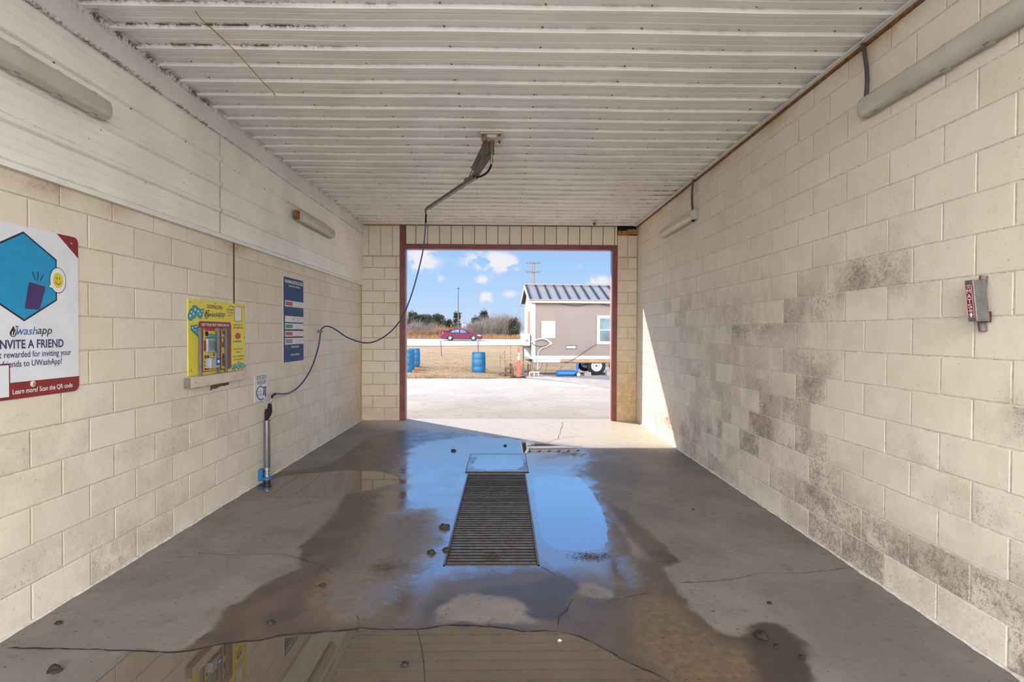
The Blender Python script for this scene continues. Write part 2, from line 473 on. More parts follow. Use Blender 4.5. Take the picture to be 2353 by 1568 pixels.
def smooth(x, a, b):
    t = min(1, max(0, (x - a) / (b - a))); return t * t * (3 - 2 * t)
def blobs(lst):
    L = [(hit(px, py, 0, XR), r, rz, w) for (px, py, r, rz, w) in lst]
    def f(y, z):
        v = 0
        for (h, r, rz, w_) in L: v += w_ * math.exp(-((y - h[1]) / r) ** 2 - ((z - h[2]) / rz) ** 2)
        return v
    return f
CH = .2032
# right wall: frame reading direction is -y, so a = -y
_gr = blobs([(1750, 720, .75, .16, .9), (1690, 722, .5, .14, .7), (2030, 640, .35, .16, .8), (2000, 560, .35, .2, .35), (1720, 900, .5, .25, .6), (1840, 880, .5, .2, .45),
             (1700, 1000, .6, .25, .9), (1790, 1060, .7, .25, .9), (1640, 1040, .7, .2, .7), (2180, 1150, .25, .12, .55), (2110, 1050, .2, .1, .5), (1900, 1200, .7, .12, .8),
             (2353, 950, .08, .1, 1.2), (2150, 1330, .5, .12, 1.1), (2050, 1330, .5, .13, 1.1), (2300, 1450, .5, .16, .9), (2320, 1200, .3, .3, .35), (1600, 900, .3, .3, .35)])
def grime_r(a, z):
    y = -a
    low = (1 - smooth(z, .12, .62)) * (1 - smooth(y, 5.5, 8.8))
    mid_ = smooth(y, 2.6, 4.2) * (1 - smooth(y, 7.0, 8.6)) * (1 - smooth(z, 1.7, 2.5)) * smooth(z, .0, .3)
    return min(1.0, .12 + .85 * _gr(y, z) + .95 * low + .38 * mid_)
def rust_r(a, z): return .9 * smooth(z, 3.26, 3.42) * (.5 + .5 * math.sin(a * 5.1)) 
_rp = [hit(1507, 958, 0, XR), hit(1531, 963, 0, XR), hit(1541, 972, 0, XR), hit(1570, 990, 0, XR)]
def red_r(a, z):
    v = 0
    for h, r in zip(_rp, (.10, .12, .10, .11)): v += 1.2 * math.exp(-((-a - h[1]) / r) ** 2 - ((z - h[2]) / .06) ** 2)
    return min(1, v)
bw = Blocks()
fr = right_frame(0, 0)
for i in range(17):
    z0 = i * CH; z1 = min(H - .035, z0 + CH)
    ph = 2.4276 + (0 if i % 2 == 0 else .203)
    k0 = math.floor((YF - ph) / .406); y = ph + k0 * .406
    while y < YB:
        ya, yb = max(y, YF), min(y + .406, YB)
        if yb - ya > .04: bw.add(fr, -yb, -ya, z0, z1, grime_r, rust_r, red_r)
        y += .406
bw.quad([fr(-YB, 0, -.0045), fr(-YF, 0, -.0045), fr(-YF, H, -.0045), fr(-YB, H, -.0045)], 1)
bw.box(XR + .006, XR + .3, YF, YO, -.05, H + .2)
bw.build('wall_right', [MB_BLOCK, M_MORTAR_R])

# left wall
_top = [(hit(112, 425, 0, XL)[1], .16), (hit(265, 468, 0, XL)[1], .12), (hit(548, 565, 0, XL)[1], .22)]
def grime_l(y, z):
    v = .13 + .26 * (1 - smooth(z, .02, .4)) + .20 * (1 - smooth(z, .7, 1.5))
    for (q, r_) in _top: v += .9 * math.exp(-((y - q) / r_) ** 2 - ((z - 2.33) / .05) ** 2)
    h = (y - 3.3) / 1.0
    return min(1, v + .10 * math.exp(-h * h - ((z - .8) / .25) ** 2))
def rust_orange_l(y, z): return .40 * smooth(y, 7.0, 9.4) * (1 - smooth(z, .2, 1.8)) + .5 * sum(math.exp(-((y - q) / r_) ** 2 - ((z - 2.34) / .05) ** 2) for q, r_ in _top)  # rust at the top marks, more orange low toward the door
bl = Blocks(); fl = left_frame(0, 0)
SEAM = hit(538, 640, 0, XL)[1]
for i in range(12):
    z0 = i * CH; z1 = min(2.40, z0 + CH)
    ph = 2.8643 + (0 if i % 2 == 0 else .203)
    k0 = math.floor((YF - ph) / .406); y = ph + k0 * .406
    while y < YB:
        ya, yb = max(y, YF), min(y + .406, YB)
        if yb - ya > .04:
            if i >= 6 and ya < SEAM < yb and SEAM - ya > .04 and yb - SEAM > .04:
                bl.add(fl, ya, SEAM - .012, z0, z1, grime_l, rust_orange_l); bl.add(fl, SEAM + .012, yb, z0, z1, grime_l, rust_orange_l)
            else: bl.add(fl, ya, yb, z0, z1, grime_l, rust_orange_l)
        y += .406
bl.quad([fl(YF, 0, -.0045), fl(YB, 0, -.0045), fl(YB, 2.45, -.0045), fl(YF, 2.45, -.0045)], 1)
bl.box(XL - .3, XL - .006, YF, YO, -.05, H + .2)
bl.build('wall_left', [MB_BLOCK, M_MORTAR])

# back wall: two pilasters of block, a header of standing blocks
bb = Blocks(); fb = Fr((0, YB, 0), (1, 0, 0), (0, 0, 1), (0, -1, 0))
def grime_b(a, z): return .12 + .3 * (1 - smooth(z, .0, .6))
def rust_b(a, z):
    v = .35 * (1 - smooth(z, .1, .9))
    if a > 1.9: v = .75 * (1 - smooth(z, .3, 1.9)) + .25
    return v
def rust_h(a, z): return .25 * smooth(z, 3.28, 3.40)
PXL, PXR = -1.82, 1.965
for i in range(14):
    z0 = i * CH + .02 * (i > 0); z1 = (i + 1) * CH + .02
    if i == 13: z1 = 2.855
    off = .0 if i % 2 else .2
    y = XL - .406 + off
    edges = [XL]
    for k in range(4):
        e = XL + off + .2 + k * .406
        if XL + .05 < e < PXL - .05: edges.append(e)
    edges.append(PXL)
    for a0, a1 in zip(edges[:-1], edges[1:]): bb.add(fb, a0, a1, z0, z1, grime_b, rust_b, jw=.010, dep=.005)
    edges = [PXR] + ([PXR + .19] if i % 3 == 1 else []) + [XR]
    for a0, a1 in zip(edges[:-1], edges[1:]): bb.add(fb, a0, a1, z0, z1, grime_b, rust_b, jw=.010, dep=.005)
for a0, a1 in ((XL, XL + .13), (XL + .13, XL + .335), (XL + .335, XL + .54), (XL + .54, PXL)): bb.add(fb, a0, a1, 2.87, 3.39, grime_b, rust_h, dep=.012)
zt = hit(1440, 541, 1, YB)[2]
for a0, a1 in ((PXR, PXR + .175), (PXR + .175, XR)): bb.add(fb, a0, a1, 2.87, zt, grime_b, rust_b, dep=.012)
x = hit(955.6, 540, 1, YB)[0]
xs = [DX0 + .01]
while x < PXR - .03:
    if x > xs[0] + .03: xs.append(x)
    x += .2035
xs.append(PXR)
for a0, a1 in zip(xs[:-1], xs[1:]): bb.add(fb, a0, a1, 3.068, 3.40, None, rust_h, jw=.008, dep=.014)
bb.box(XL, PXL, YB + .004, YO, 0, H + .15); bb.box(PXR, XR, YB + .004, YO, 0, zt)
bb.box(PXL, PXR, YB + .013, YO, 3.068, H + .15, 3); bb.box(PXR, XR, YB + .12, YO, zt, H + .15, 2)
bb.build('wall_back', [MB_BLOCK, M('mortar_joint_dark', (.46, .38, .28), .75, var=.2, scale=30), M_DARK, M('header_joint', (.20, .14, .09), .8, var=.4, scale=20)])
# splintered timber packed into the gap above the right pilaster
mb = MB()
z0, z1 = hit(1440, 541, 1, YB)[2], hit(1440, 529, 1, YB)[2]
mb.box(PXR + .01, PXR + .18, YB - .01, YB + .11, z0, z1 - .015); mb.box(PXR + .175, XR - .002, YB - .004, YB + .11, z0 + .015, z1 + .012)
for k in range(9): mb.box(PXR + .015 + k * .018, PXR + .024 + k * .018, YB - .02, YB, z0 - R.random() * .02, z1 - .01 - R.random() * .02)
struct(mb.build('trim_1', M_WOOD))
mb = MB(); mb.box(XL, PXL - .0, YB - .006, YB + .05, 3.392, 3.412)
mb.box(PXR - .13, PXR, YB - .004, YB + .05, 3.402, 3.425)
struct(mb.build('trim_2', M_WOOD))

# door frame: maroon painted steel channel round the opening, paler on its outer leg
dr = thing('door_1', ((DX0 + DX1) / 2, YB, 0), 'maroon painted steel frame round the open drive-through doorway', 'door frame'); dr['kind'] = 'structure'
del dr['label']; del dr['category']
for (a0, a1, zt_) in ((PXL, DX0, 3.385), (DX1, PXR, 3.068)):
    mb = MB(); mb.box(a0, a1, YB - .012, YO - .11, 0, zt_, 0); mb.box(a0 + (.0 if a0 < 0 else .003), a1 - (.003 if a0 < 0 else 0), YO - .11, YO + .01, 0, zt_, 1)
    mb.build('post', [M_FRAME, M_FRAMEP], dr, bevel=.004)
mb = MB(); mb.box(DX0, DX1, YB - .012, YO - .11, DZ, 3.068, 0); mb.box(DX0, DX1, YO - .11, YO + .01, DZ + .003, 3.068, 1)
mb.build('lintel', [M_FRAME, M_FRAMEP], dr, bevel=.004)
# ------------------------------------------------------------------ roof, eave
mb = MB(); mb.box(-6, 6, YF - .3, YO, H + .07, H + .3); struct(mb.build('roof', M_WHITE))
mb = MB(); mb.box(-6, 6, YO, 10.25, 3.30, 3.5); struct(mb.build('trim_3', M_WHITE))

# ------------------------------------------------------------------ ceiling
PROF = [(0, 0, 1), (.003, .005, .35), (.012, .019, .0), (.016, .019, 0), (.045, .019, 0), (.058, 0, .4), (.066, 0, 0), (.096, 0, 0), (.101, .003, .06), (.112, .003, .04), (.117, 0, .0),
        (.158, 0, 0), (.163, .003, .06), (.174, .003, .04), (.179, 0, 0), (.200, 0, 0), (.220, 0, .55)]
def ceil_dirt(x, y):
    v = .12
    if x < -.6: v += 1.0 * math.exp(-((y - 3.36) / .16) ** 2) * smooth(x, -.9, -1.4) + .9 * math.exp(-((y - 3.62) / .14) ** 2) * smooth(x, -.9, -1.5) + .5 * math.exp(-((y - 3.1) / .2) ** 2)
    if x > 1.6: v += .9 * math.exp(-((y - 7.3) / .6) ** 2) * smooth(x, 1.7, 2.0) + .5 * math.exp(-((y - 9.0) / .35) ** 2)
    if y > 8.8: v += .35
    return v
P, HH = .236, H
prof = []
k = int((YF - 3.153) / P) - 1
y = 3.153 + k * P
while y < YB:
    for (u, d, e) in PROF:
        yy_ = y + u
        if YF <= yy_ <= YB: prof.append((yy_, d, e))
    y += P
prof = [(YF, 0, 0)] + prof + [(YB, 0, 0)]
xs = np.linspace(XL, XR, 49)
mb = MB(); ed = []; di = []
vs = []; 
for (yy_, d, e) in prof:
    for x in xs:
        sag = .0025 * math.sin(x * 1.9 + yy_ * .35) + .0015 * math.sin(x * 5 + yy_)
        vs.append((x, yy_, HH - d + sag)); ed.append(e); di.append(ceil_dirt(x, yy_))
nx = len(xs)
fs = [(i * nx + j, i * nx + j + 1, (i + 1) * nx + j + 1, (i + 1) * nx + j) for i in range(len(prof) - 1) for j in range(nx - 1)]
fs = [f[::-1] for f in fs]
mb.mesh(vs, fs)
# screw heads in rows down the ceiling
for (yy_, d, e) in [p for p in prof if p[1] == 0 and p[2] == 0][::3]: pass
y = 3.153 + k * P
while y < YB - .2:
    for q in range(9):
        xq = -2.2 + q * .61 - (y % .7) * .02
        if xq < XR - .05 and y > 2.5:
            mb.lathe([(.007, 0), (.007, .003), (.004, .006)], (xq + R.uniform(-.01, .01), y - .018, HH), n=6, mi=1, axis=(0, 0, -1))
            n_ = 18
            ed += [0] * n_; di += [0] * n_
    y += P
struct(mb.build('ceiling', [M_PANEL, M_RUST], attrs={'edge': ed, 'dirt': di}))

# ribbed metal cladding over the upper left wall
PL = [(.006, 0, 0), (0, 0, 1), (-.004, .006, .5), (-.010, .019, 0), (-.036, .019, 0), (-.050, 0, .35), (-.056, 0, 0), (-.092, 0, 0), (-.097, .003, .12), (-.107, .003, .08), (-.112, 0, 0),
      (-.148, 0, 0), (-.153, .003, .12), (-.163, .003, .08), (-.168, 0, 0), (-.205, 0, 0)]
def clad(y0, y1, xo, name):
    prof = []
    z = 3.057 + .2207
    while z > 2.36:
        for (u, d, e) in PL:
            zz = z + u
            if 2.372 < zz < 3.24: prof.append((zz, d, e))
        z -= .2207
    prof = [(3.25, 0, 0)] + prof + [(2.372, 0, 0)]
    ys = np.linspace(y0, y1, 26); vs = []; ed = []; di = []
    for (zz, d, e) in prof:
        for yv in ys:
            w_ = .0018 * math.sin(yv * 2.3 + zz * 3)
            vs.append((XL + .018 + xo + d + w_, yv, zz)); ed.append(e); di.append(.22 + .25 * smooth(zz, 3.1, 3.24))
    nx = len(ys)
    fs = [(i * nx + j, i * nx + j + 1, (i + 1) * nx + j + 1, (i + 1) * nx + j)[::-1] for i in range(len(prof) - 1) for j in range(nx - 1)]
    mb = MB(); mb.mesh(vs, fs)
    n0_ = len(vs)
    for zz in (3.10, 2.89, 2.67, 2.45):
        yv = y0 + .25
        while yv < y1:
            mb.lathe([(.008, 0), (.008, .003), (.004, .006)], (XL + .018 + xo, yv, zz - .09), n=6, mi=1, axis=(1, 0, 0)); ed += [0] * 18; di += [0] * 18
            yv += .61
    return struct(mb.build(name, [M_PANEL, M_RUST], attrs={'edge': ed, 'dirt': di}))
_seam = MB(); _z = 3.2
_sp = []
z = 3.057 + .2207
while z > 2.36:
    for (u, d, e) in PL:
        if 2.372 < z + u < 3.24: _sp.append((XL + .0195 + .003 + d, 4.731, z + u))
    z -= .2207
for a_, b_ in zip(_sp[:-1], _sp[1:]):
    _seam.poly([(a_[0], a_[1] - .002, a_[2]), (a_[0], a_[1] + .002, a_[2]), (b_[0], b_[1] + .002, b_[2]), (b_[0], b_[1] - .002, b_[2])])
struct(_seam.build('trim_11', M_CRACK))
clad(YF, 4.735, .0, 'wall_upper_left'); clad(4.731, YB, .003, 'wall_upper_left')
# flashing along the top and the foot of the cladding
mb = MB(); ed = []; di = []
ys = np.linspace(YF, YB, 60)
pr = [(XL + .085, H - .004, .0), (XL + .05, H - .010, .8), (XL + .045, H - .022, 1.0), (XL + .044, H - .06, .1), (XL + .044, 3.262, .0), (XL + .050, 3.256, 0), (XL + .040, 3.238, .8), (XL + .02, 3.236, .8)]
vs = []
for (x_, z_, e) in pr:
    for yv in ys: vs.append((x_, yv, z_)); ed.append(e); di.append(1.0 if 2.4 < yv < 4.6 else .4)
nx = len(ys)
mb.mesh(vs, [(i * nx + j, i * nx + j + 1, (i + 1) * nx + j + 1, (i + 1) * nx + j)[::-1] for i in range(len(pr) - 1) for j in range(nx - 1)])
struct(mb.build('trim_4', M_FLASH, attrs={'edge': ed, 'dirt': di}))
mb = MB(); mb.box(XL + .002, XL + .030, YF, YB, 2.35, 2.362); mb.box(XL + .026, XL + .032, YF, YB, 2.35, 2.385); mb.box(XL + .002, XL + .02, YF, YB, 2.362, 2.372)
struct(mb.build('trim_5', M_WHITE))
# channel trim and rusted edge along the right wall's top
mb = MB(); mb.box(XR - .028, XR - .022, YF, YB, H - .030, H + .004); mb.box(XR - .06, XR - .022, YF, YB, H - .034, H - .029)
struct(mb.build('trim_6', M_WHITE))
mb = MB(); mb.box(XR - .021, XR + .004, YF, YB, H - .050, H - .0); struct(mb.build('trim_7', M_RUST))
mb = MB(); mb.box(XL, XR, YB - .075, YB - .002, H - .026, H - .018); mb.box(XL, XR, YB - .080, YB - .072, H - .03, H)
struct(mb.build('trim_8', M_WHITE))
# dark vertical movement joint in the left wall, stained recess at its top
mb = MB(); mb.box(XL - .004, XL + .001, SEAM - .012, SEAM + .010, 1.78, 2.35)
struct(mb.build('trim_9', M('joint_filler', (.10, .075, .055), .8, var=.4, scale=30)))
# sealant bead where the walls meet the floor
for (nm, x_, s_) in (('baseboard_left', XL, 1), ('baseboard_right', XR, -1)):
    pts = []; rs = []
    y = YF
    while y < YB:
        pts.append((x_ + s_ * (.004 + .006 * R.random()), y, .004)); rs.append(.007 + .010 * R.random()); y += .06
    mb = MB(); mb.tube(pts, rs, 6); struct(mb.build(nm, M_CAULK, smooth=True))

# ------------------------------------------------------------------ floor
GX0, GX1, GY0, GY1 = -.40, .238, 3.54, 5.89
def F2(lst): return np.array([hit(px, py, 2, 0)[:2] for (px, py) in lst])
def sdf(P_, poly):
    n = len(poly); d = np.full(len(P_), 1e9); ins = np.zeros(len(P_), bool)
    for i in range(n):
        a, b = poly[i], poly[(i + 1) % n]; e = b - a; w_ = P_ - a
        t = np.clip((w_ @ e) / max(e @ e, 1e-9), 0, 1); q = w_ - t[:, None] * e
        d = np.minimum(d, (q ** 2).sum(1))
        c1 = (a[1] <= P_[:, 1]) & (b[1] > P_[:, 1]); c2 = (b[1] <= P_[:, 1]) & (a[1] > P_[:, 1])
        cr = e[0] * w_[:, 1] - e[1] * w_[:, 0]
        ins ^= (c1 & (cr > 0)) | (c2 & (cr < 0))
    d = np.sqrt(d); return np.where(ins, -d, d)
WATER = [
 [(195, 1640), (210, 1568), (250, 1530), (287, 1502), (340, 1500), (400, 1498), (470, 1488), (545, 1474), (600, 1470), (700, 1461), (760, 1452), (830, 1444), (900, 1448), (960, 1447), (1040, 1437), (1130, 1440), (1200, 1451),
  (1280, 1451), (1330, 1462), (1380, 1486), (1440, 1520), (1500, 1545), (1560, 1590), (1560, 1640)],
 [(1224, 1100), (1262, 1092), (1330, 1097), (1345, 1112), (1362, 1132), (1372, 1150), (1386, 1180), (1395, 1215), (1397, 1245), (1380, 1262), (1330, 1268), (1280, 1262), (1246, 1240), (1236, 1190)],
 [(1060, 1026), (1100, 1021), (1180, 1018), (1250, 1020), (1320, 1029), (1350, 1036), (1310, 1040), (1215, 1041), (1150, 1040), (1100, 1040), (1070, 1034)],
 [(1086, 1070), (1094, 1056), (1102, 1048), (1150, 1046), (1190, 1050), (1203, 1060), (1205, 1072), (1185, 1080), (1120, 1081), (1092, 1079)],
 [(588, 1119), (608, 1106), (650, 1096), (700, 1089), (800, 1081), (870, 1084), (905, 1092), (925, 1102), (905, 1112), (850, 1126), (800, 1135), (740, 1138), (680, 1137), (620, 1131)],
]
FILM = [[(940, 1030), (1000, 1010), (1080, 1004), (1200, 1010), (1345, 1030), (1366, 1058), (1337, 1077), (1342, 1092), (1372, 1110), (1370, 1135), (1388, 1170), (1406, 1210), (1430, 1260), (1452, 1300), (1468, 1335), (1450, 1372),
         (1400, 1372), (1330, 1330), (1290, 1312), (1240, 1306), (1120, 1312), (1050, 1330), (985, 1370), (960, 1410), (940, 1440), (850, 1446), (790, 1440), (760, 1400), (740, 1360), (780, 1300), (830, 1230), (860, 1180), (880, 1130), (900, 1090)]]
DAMP = [[(850, 1005), (960, 985), (1100, 998), (1345, 1028), (1370, 1060), (1340, 1077), (1375, 1108), (1376, 1135), (1400, 1180), (1440, 1232), (1452, 1282), (1520, 1300), (1545, 1345), (1590, 1400), (1640, 1455), (1725, 1478), (1728, 1440),
         (1745, 1430), (1790, 1438), (1830, 1470), (1862, 1500), (1848, 1530), (1870, 1568), (1880, 1640), (190, 1640), (210, 1568), (287, 1500), (400, 1500), (440, 1480), (490, 1450), (505, 1400), (560, 1382), (600, 1345), (690, 1305), (690, 1260), (760, 1190), (790, 1140), (840, 1100), (600, 1130), (588, 1119), (640, 1085), (760, 1070), (800, 1040)],
        [(1390, 1150), (1440, 1180), (1530, 1260), (1560, 1290), (1530, 1300), (1480, 1270), (1440, 1230), (1420, 1190)]]
DRYP = [[(1000, 1408), (1025, 1378), (1080, 1366), (1160, 1370), (1200, 1385), (1215, 1410), (1240, 1432), (1170, 1436), (1070, 1430), (1010, 1428)],
        [(1320, 1340), (1370, 1345), (1430, 1368), (1420, 1382), (1370, 1376), (1330, 1362)]]
SILT = [[(588, 1119), (640, 1096), (800, 1080), (930, 1100), (880, 1125), (740, 1140), (620, 1133)],
        [(1450, 1378), (1500, 1362), (1560, 1382), (1600, 1430), (1660, 1475), (1760, 1500), (1800, 1568), (1560, 1640), (1530, 1568), (1450, 1500), (1440, 1430)],
        [(720, 1330), (830, 1290), (900, 1260), (880, 1330), (850, 1400), (790, 1440), (720, 1430), (700, 1380)]]
OIL = [[(1728, 1440), (1745, 1430), (1790, 1438), (1830, 1470), (1858, 1498), (1848, 1530), (1865, 1568), (1880, 1640), (1770, 1640), (1740, 1560), (1720, 1500)],
       [(975, 1400), (1010, 1372), (1060, 1356), (1140, 1350), (1290, 1325), (1330, 1345), (1300, 1380), (1300, 1420), (1250, 1425), (1210, 1395), (1170, 1370), (1080, 1366), (1030, 1378), (1000, 1405), (1050, 1432), (1070, 1440), (1000, 1432)],
       [(1395, 1150), (1430, 1172), (1480, 1220), (1450, 1222), (1410, 1180)], [(1480, 1270), (1520, 1262), (1560, 1290), (1540, 1305), (1500, 1300)]]
RIP = [[(880, 1180), (1000, 1170), (1020, 1230), (980, 1290), (900, 1350), (840, 1420), (760, 1430), (730, 1380), (780, 1310), (840, 1260)],
       [(1450, 1290), (1500, 1290), (1530, 1350), (1470, 1350)]]
SUNLIT = [[(560, 900), (820, 975), (960, 990), (1340, 1032), (1560, 1032), (2000, 1000), (1500, 900)]]  # sun pool by the door, put into the floor colour as a paler area
polys = {k: [F2(p) for p in v] for k, v in dict(sd_water=WATER, sd_film=FILM, sd_damp=DAMP, dry=DRYP, sd_silt=SILT, sd_oil=OIL, sd_ripple=RIP, sd_sunlit=SUNLIT).items()}
def floor_attrs(P_):
    out = {}
    for k_, lst in polys.items():
        d = np.full(len(P_), 9.0)
        for pl in lst: d = np.minimum(d, sdf(P_, pl))
        out[k_] = d
    dr_ = out.pop('dry')
    for k_ in ('sd_damp', 'sd_film'): out[k_] = np.maximum(out[k_], -dr_)
    return {k_: np.clip(v, -.8, .8) for k_, v in out.items()}
gx = np.unique(np.round(np.concatenate([np.linspace(XL, XR, 130), [GX0, GX1]]), 4)); gy = np.unique(np.round(np.concatenate([np.linspace(YF, YO, 270), [GY0, GY1]]), 4))
PX, PY = np.meshgrid(gx, gy); PP = np.stack([PX.ravel(), PY.ravel()], 1)
mb = MB(); mb.v = [(a, b, 0.0) for a, b in PP]; nx = len(gx)
cx = (gx[:-1] + gx[1:]) / 2; cy_ = (gy[:-1] + gy[1:]) / 2
for i in range(len(gy) - 1):
    for j in range(nx - 1):
        if GX0 < cx[j] < GX1 and GY0 < cy_[i] < GY1: continue
        mb.f.append((i * nx + j, i * nx + j + 1, (i + 1) * nx + j + 1, (i + 1) * nx + j)); mb.m.append(0)
at = floor_attrs(PP); nb = len(mb.v)
# the drain pit
mb.poly([(GX0, GY0, -.6), (GX1, GY0, -.6), (GX1, GY1, -.6), (GX0, GY1, -.6)], 1)
for (a, b) in (((GX0, GY0), (GX1, GY0)), ((GX1, GY0), (GX1, GY1)), ((GX1, GY1), (GX0, GY1)), ((GX0, GY1), (GX0, GY0))):
    mb.poly([(a[0], a[1], 0), (b[0], b[1], 0), (b[0], b[1], -.6), (a[0], a[1], -.6)], 1)
at = {k_: np.concatenate([v, np.full(len(mb.v) - nb, .8)]) for k_, v in at.items()}
floor = struct(mb.build('floor', [M_FLOOR, M_DARK], attrs=at))
# cracks in the slab
def crack(pts, w0, zz=.0016, jit=.004):
    P3 = [hit(px, py, 2, 0) for (px, py) in pts]; L = []; 
    for a, b in zip(P3[:-1], P3[1:]):
        n = max(2, int(np.linalg.norm(b - a) / .035))
        for k_ in range(n): L.append(a + (b - a) * k_ / n)
    L.append(P3[-1]); vs = []
    for i, p in enumerate(L):
        t = unit(L[min(i + 1, len(L) - 1)] - L[max(i - 1, 0)]); nn = np.array([-t[1], t[0], 0])
        ww = w0 * (.35 + 1.1 * R.random()) * (1 if 0 < i < len(L) - 1 else .2); off = nn * R.uniform(-jit, jit) + t * 0
        vs += [p + off + nn * ww / 2 + np.array([0, 0, zz]), p + off - nn * ww / 2 + np.array([0, 0, zz])]
    fs = [(2 * i, 2 * i + 1, 2 * i + 3, 2 * i + 2) for i in range(len(L) - 1)]
    MB().mesh(vs, fs).build('crack', M_CRACK, floor)
crack([(15, 1490), (120, 1491), (300, 1496), (400, 1500), (445, 1494), (520, 1478), (600, 1471), (640, 1462), (720, 1455), (800, 1448), (830, 1444), (900, 1448), (960, 1447), (1040, 1437), (1130, 1440), (1200, 1451), (1280, 1451)], .009)
crack([(1280, 1451), (1330, 1462), (1380, 1487), (1440, 1521), (1500, 1547), (1560, 1580)], .006)
crack([(1281, 1450), (1283, 1420), (1300, 1405), (1312, 1385), (1318, 1376)], .005)
crack([(1390, 1383), (1430, 1375), (1500, 1362)], .004); crack([(1560, 1340), (1640, 1337), (1700, 1330), (1740, 1318), (1850, 1318), (1950, 1306)], .004)
crack([(1243, 1302), (1262, 1313), (1280, 1327)], .006); crack([(450, 1271), (520, 1276), (640, 1274), (690, 1284), (740, 1300), (760, 1316)], .0035)
crack([(700, 1143), (828, 1147), (845, 1155), (860, 1166)], .004); crack([(828, 1147), (838, 1136)], .004); crack([(585, 1142), (700, 1143)], .003)
crack([(1282, 1010), (1285, 1002), (1290, 985), (1294, 970)], .008, jit=.015); crack([(1282, 1008), (1330, 1003), (1345, 1004)], .006); crack([(1400, 1100), (1460, 1091), (1520, 1084)], .003)
crack([(1255, 1018), (1282, 1009)], .006); crack([(822, 1444), (824, 1428), (820, 1412)], .003)
# ================================================================== things on the left wall
M_SIGNW = M('sign_white_vinyl', (.70, .73, .80), .42, var=.05, scale=7)
M_MAROON = M('sign_maroon_vinyl', (.22, .02, .025), .45, var=.1)
M_SBLUE = M('sign_cyan_vinyl', (.01, .27, .52), .45, var=.06)
M_BLACK = M('sign_black_vinyl', (.015, .015, .018), .45, var=.1)
M_PURPLE = M('sign_purple_ink', (.055, .03, .13), .45, var=.1)
M_NAVYINK = M('sign_navy_ink', (.035, .045, .13), .45, var=.1)
M_LBLUE = M('sign_blue_ink', (.03, .13, .38), .45, var=.1)
M_YEL = M('sign_yellow_vinyl', (.72, .62, .05), .42, var=.06, scale=6)
M_YELD = M('sign_yellow_ink', (.66, .57, .05), .45, var=.1)
M_TEAL = M('sign_teal_ink', (.02, .30, .34), .45, var=.2, scale=30)
M_TEALD = M('sign_dark_teal_ink', (.01, .11, .15), .45, var=.1)
M_INK = M('sign_dark_ink', (.04, .035, .03), .5, var=.1)
M_RINK = M('sign_red_ink', (.50, .02, .03), .45, var=.1)
M_NAVY = M('sign_navy_vinyl', (.018, .06, .17), .5, var=.08, scale=5, spec=.2)
M_STEEL = M('brushed_steel', (.42, .42, .42), .32, metal=.85, var=.12, scale=25)
M_GREY = M('grey_painted_steel', (.16, .155, .15), .45, metal=.4, var=.2, scale=20)
M_CREAM = M('cream_paint', (.62, .53, .43), .5, var=.08, scale=9, col2=(.45, .36, .27), thr=(.62, .75))
M_SCREW = M('screw_head_steel', (.35, .33, .30), .4, metal=.7, var=.2, scale=60)
M_GREEN = M('sign_green_vinyl', (.01, .26, .13), .45, var=.1)
M_PINK = M('sign_magenta_vinyl', (.48, .02, .11), .45, var=.1)
M_TAUPE = M('sign_taupe_vinyl', (.26, .21, .21), .45, var=.1)
M_PALE = M('sign_pale_panel', (.72, .71, .69), .45, var=.04)
M_WHITEINK = M('sign_white_ink', (.82, .82, .80), .45, var=.04)

def WP(px, py, off=0.0):
    h = hit(px, py, 0, XL + off); return (h[1], h[2])
def mapper(ox, oy, s, off=0.0):
    return lambda x, y: WP(ox + x / s, oy + y / s, off)
FW = left_frame(0, 0)
def txt(mb, s, m, x0, x1, y0, y1, c, bold=.012, shear=0, mi=0):
    """the writing fills the span x0..x1, y0..y1 measured on the sign"""
    p0 = m(x0, (y0 + y1) / 2); p1 = m(x1, (y0 + y1) / 2)
    xm = (x0 + x1) / 2; b1 = m(xm, y0)[1]; b0 = m(xm, y1)[1]
    lettering(mb, s, FW, p0[0], p1[0], b0, b1, c, mi, bold, shear)
def shape(mb, m, pts, c0, c1, mi=0):
    mb.prism([m(*p) for p in pts], c0, c1, FW, mi)
def screws(parent, pts, c, r=.008, mat=None):
    for (a, b) in pts:
        mb = MB(); mb.lathe([(r, 0), (r, .0015), (r * .6, .004), (.001, .0045)], FW(a, b, c), n=12, axis=(1, 0, 0)); mb.build('screw', mat or M_SCREW, parent, smooth=True)

# ---- invite poster
m4 = mapper(0, 480, 3.267)
po = thing('advertising_sign', (XL, 2.83, 1.63), 'large white sign with blue hexagon emblem and maroon corner reading INVITE A FRIEND', 'sign')
A0, A1, B0, B1 = 2.48, 3.185, 1.192, 2.080
MB().prism(rrect(A0, A1, B0, B1, .03), .001, .006, FW).build('panel', M_SIGNW, po)
mb = MB(); c = .0066
mb.prism([(A1 - .15, B1), (A1 - .03, B1)] + [(A1 - .03 + .03 * math.sin(t), B1 - .03 + .03 * math.cos(t)) for t in (.4, .8, 1.2)] + [(A1, B1 - .03), (A1, B1 - .118)], .005, c, FW)
mb.build('maroon_corner', M_MAROON, po)
mb = MB(); mb.prism([(A0, B1 - .03), (A0, B1 - .118), (A0 + .15, B1), (A0 + .03, B1)], .005, c, FW); mb.build('maroon_corner', M_MAROON, po)
zb_ = 1.277; mb = MB()
mb.prism([(A0, zb_), (A0, B0 + .03), (A0 + .01, B0 + .01), (A0 + .03, B0), (A1 - .03, B0), (A1 - .01, B0 + .01), (A1, B0 + .03), (A1, zb_)], .005, c, FW)
mb.prism(rect(2.50, 2.745, 1.20, 1.375), .005, c + .0003, FW)
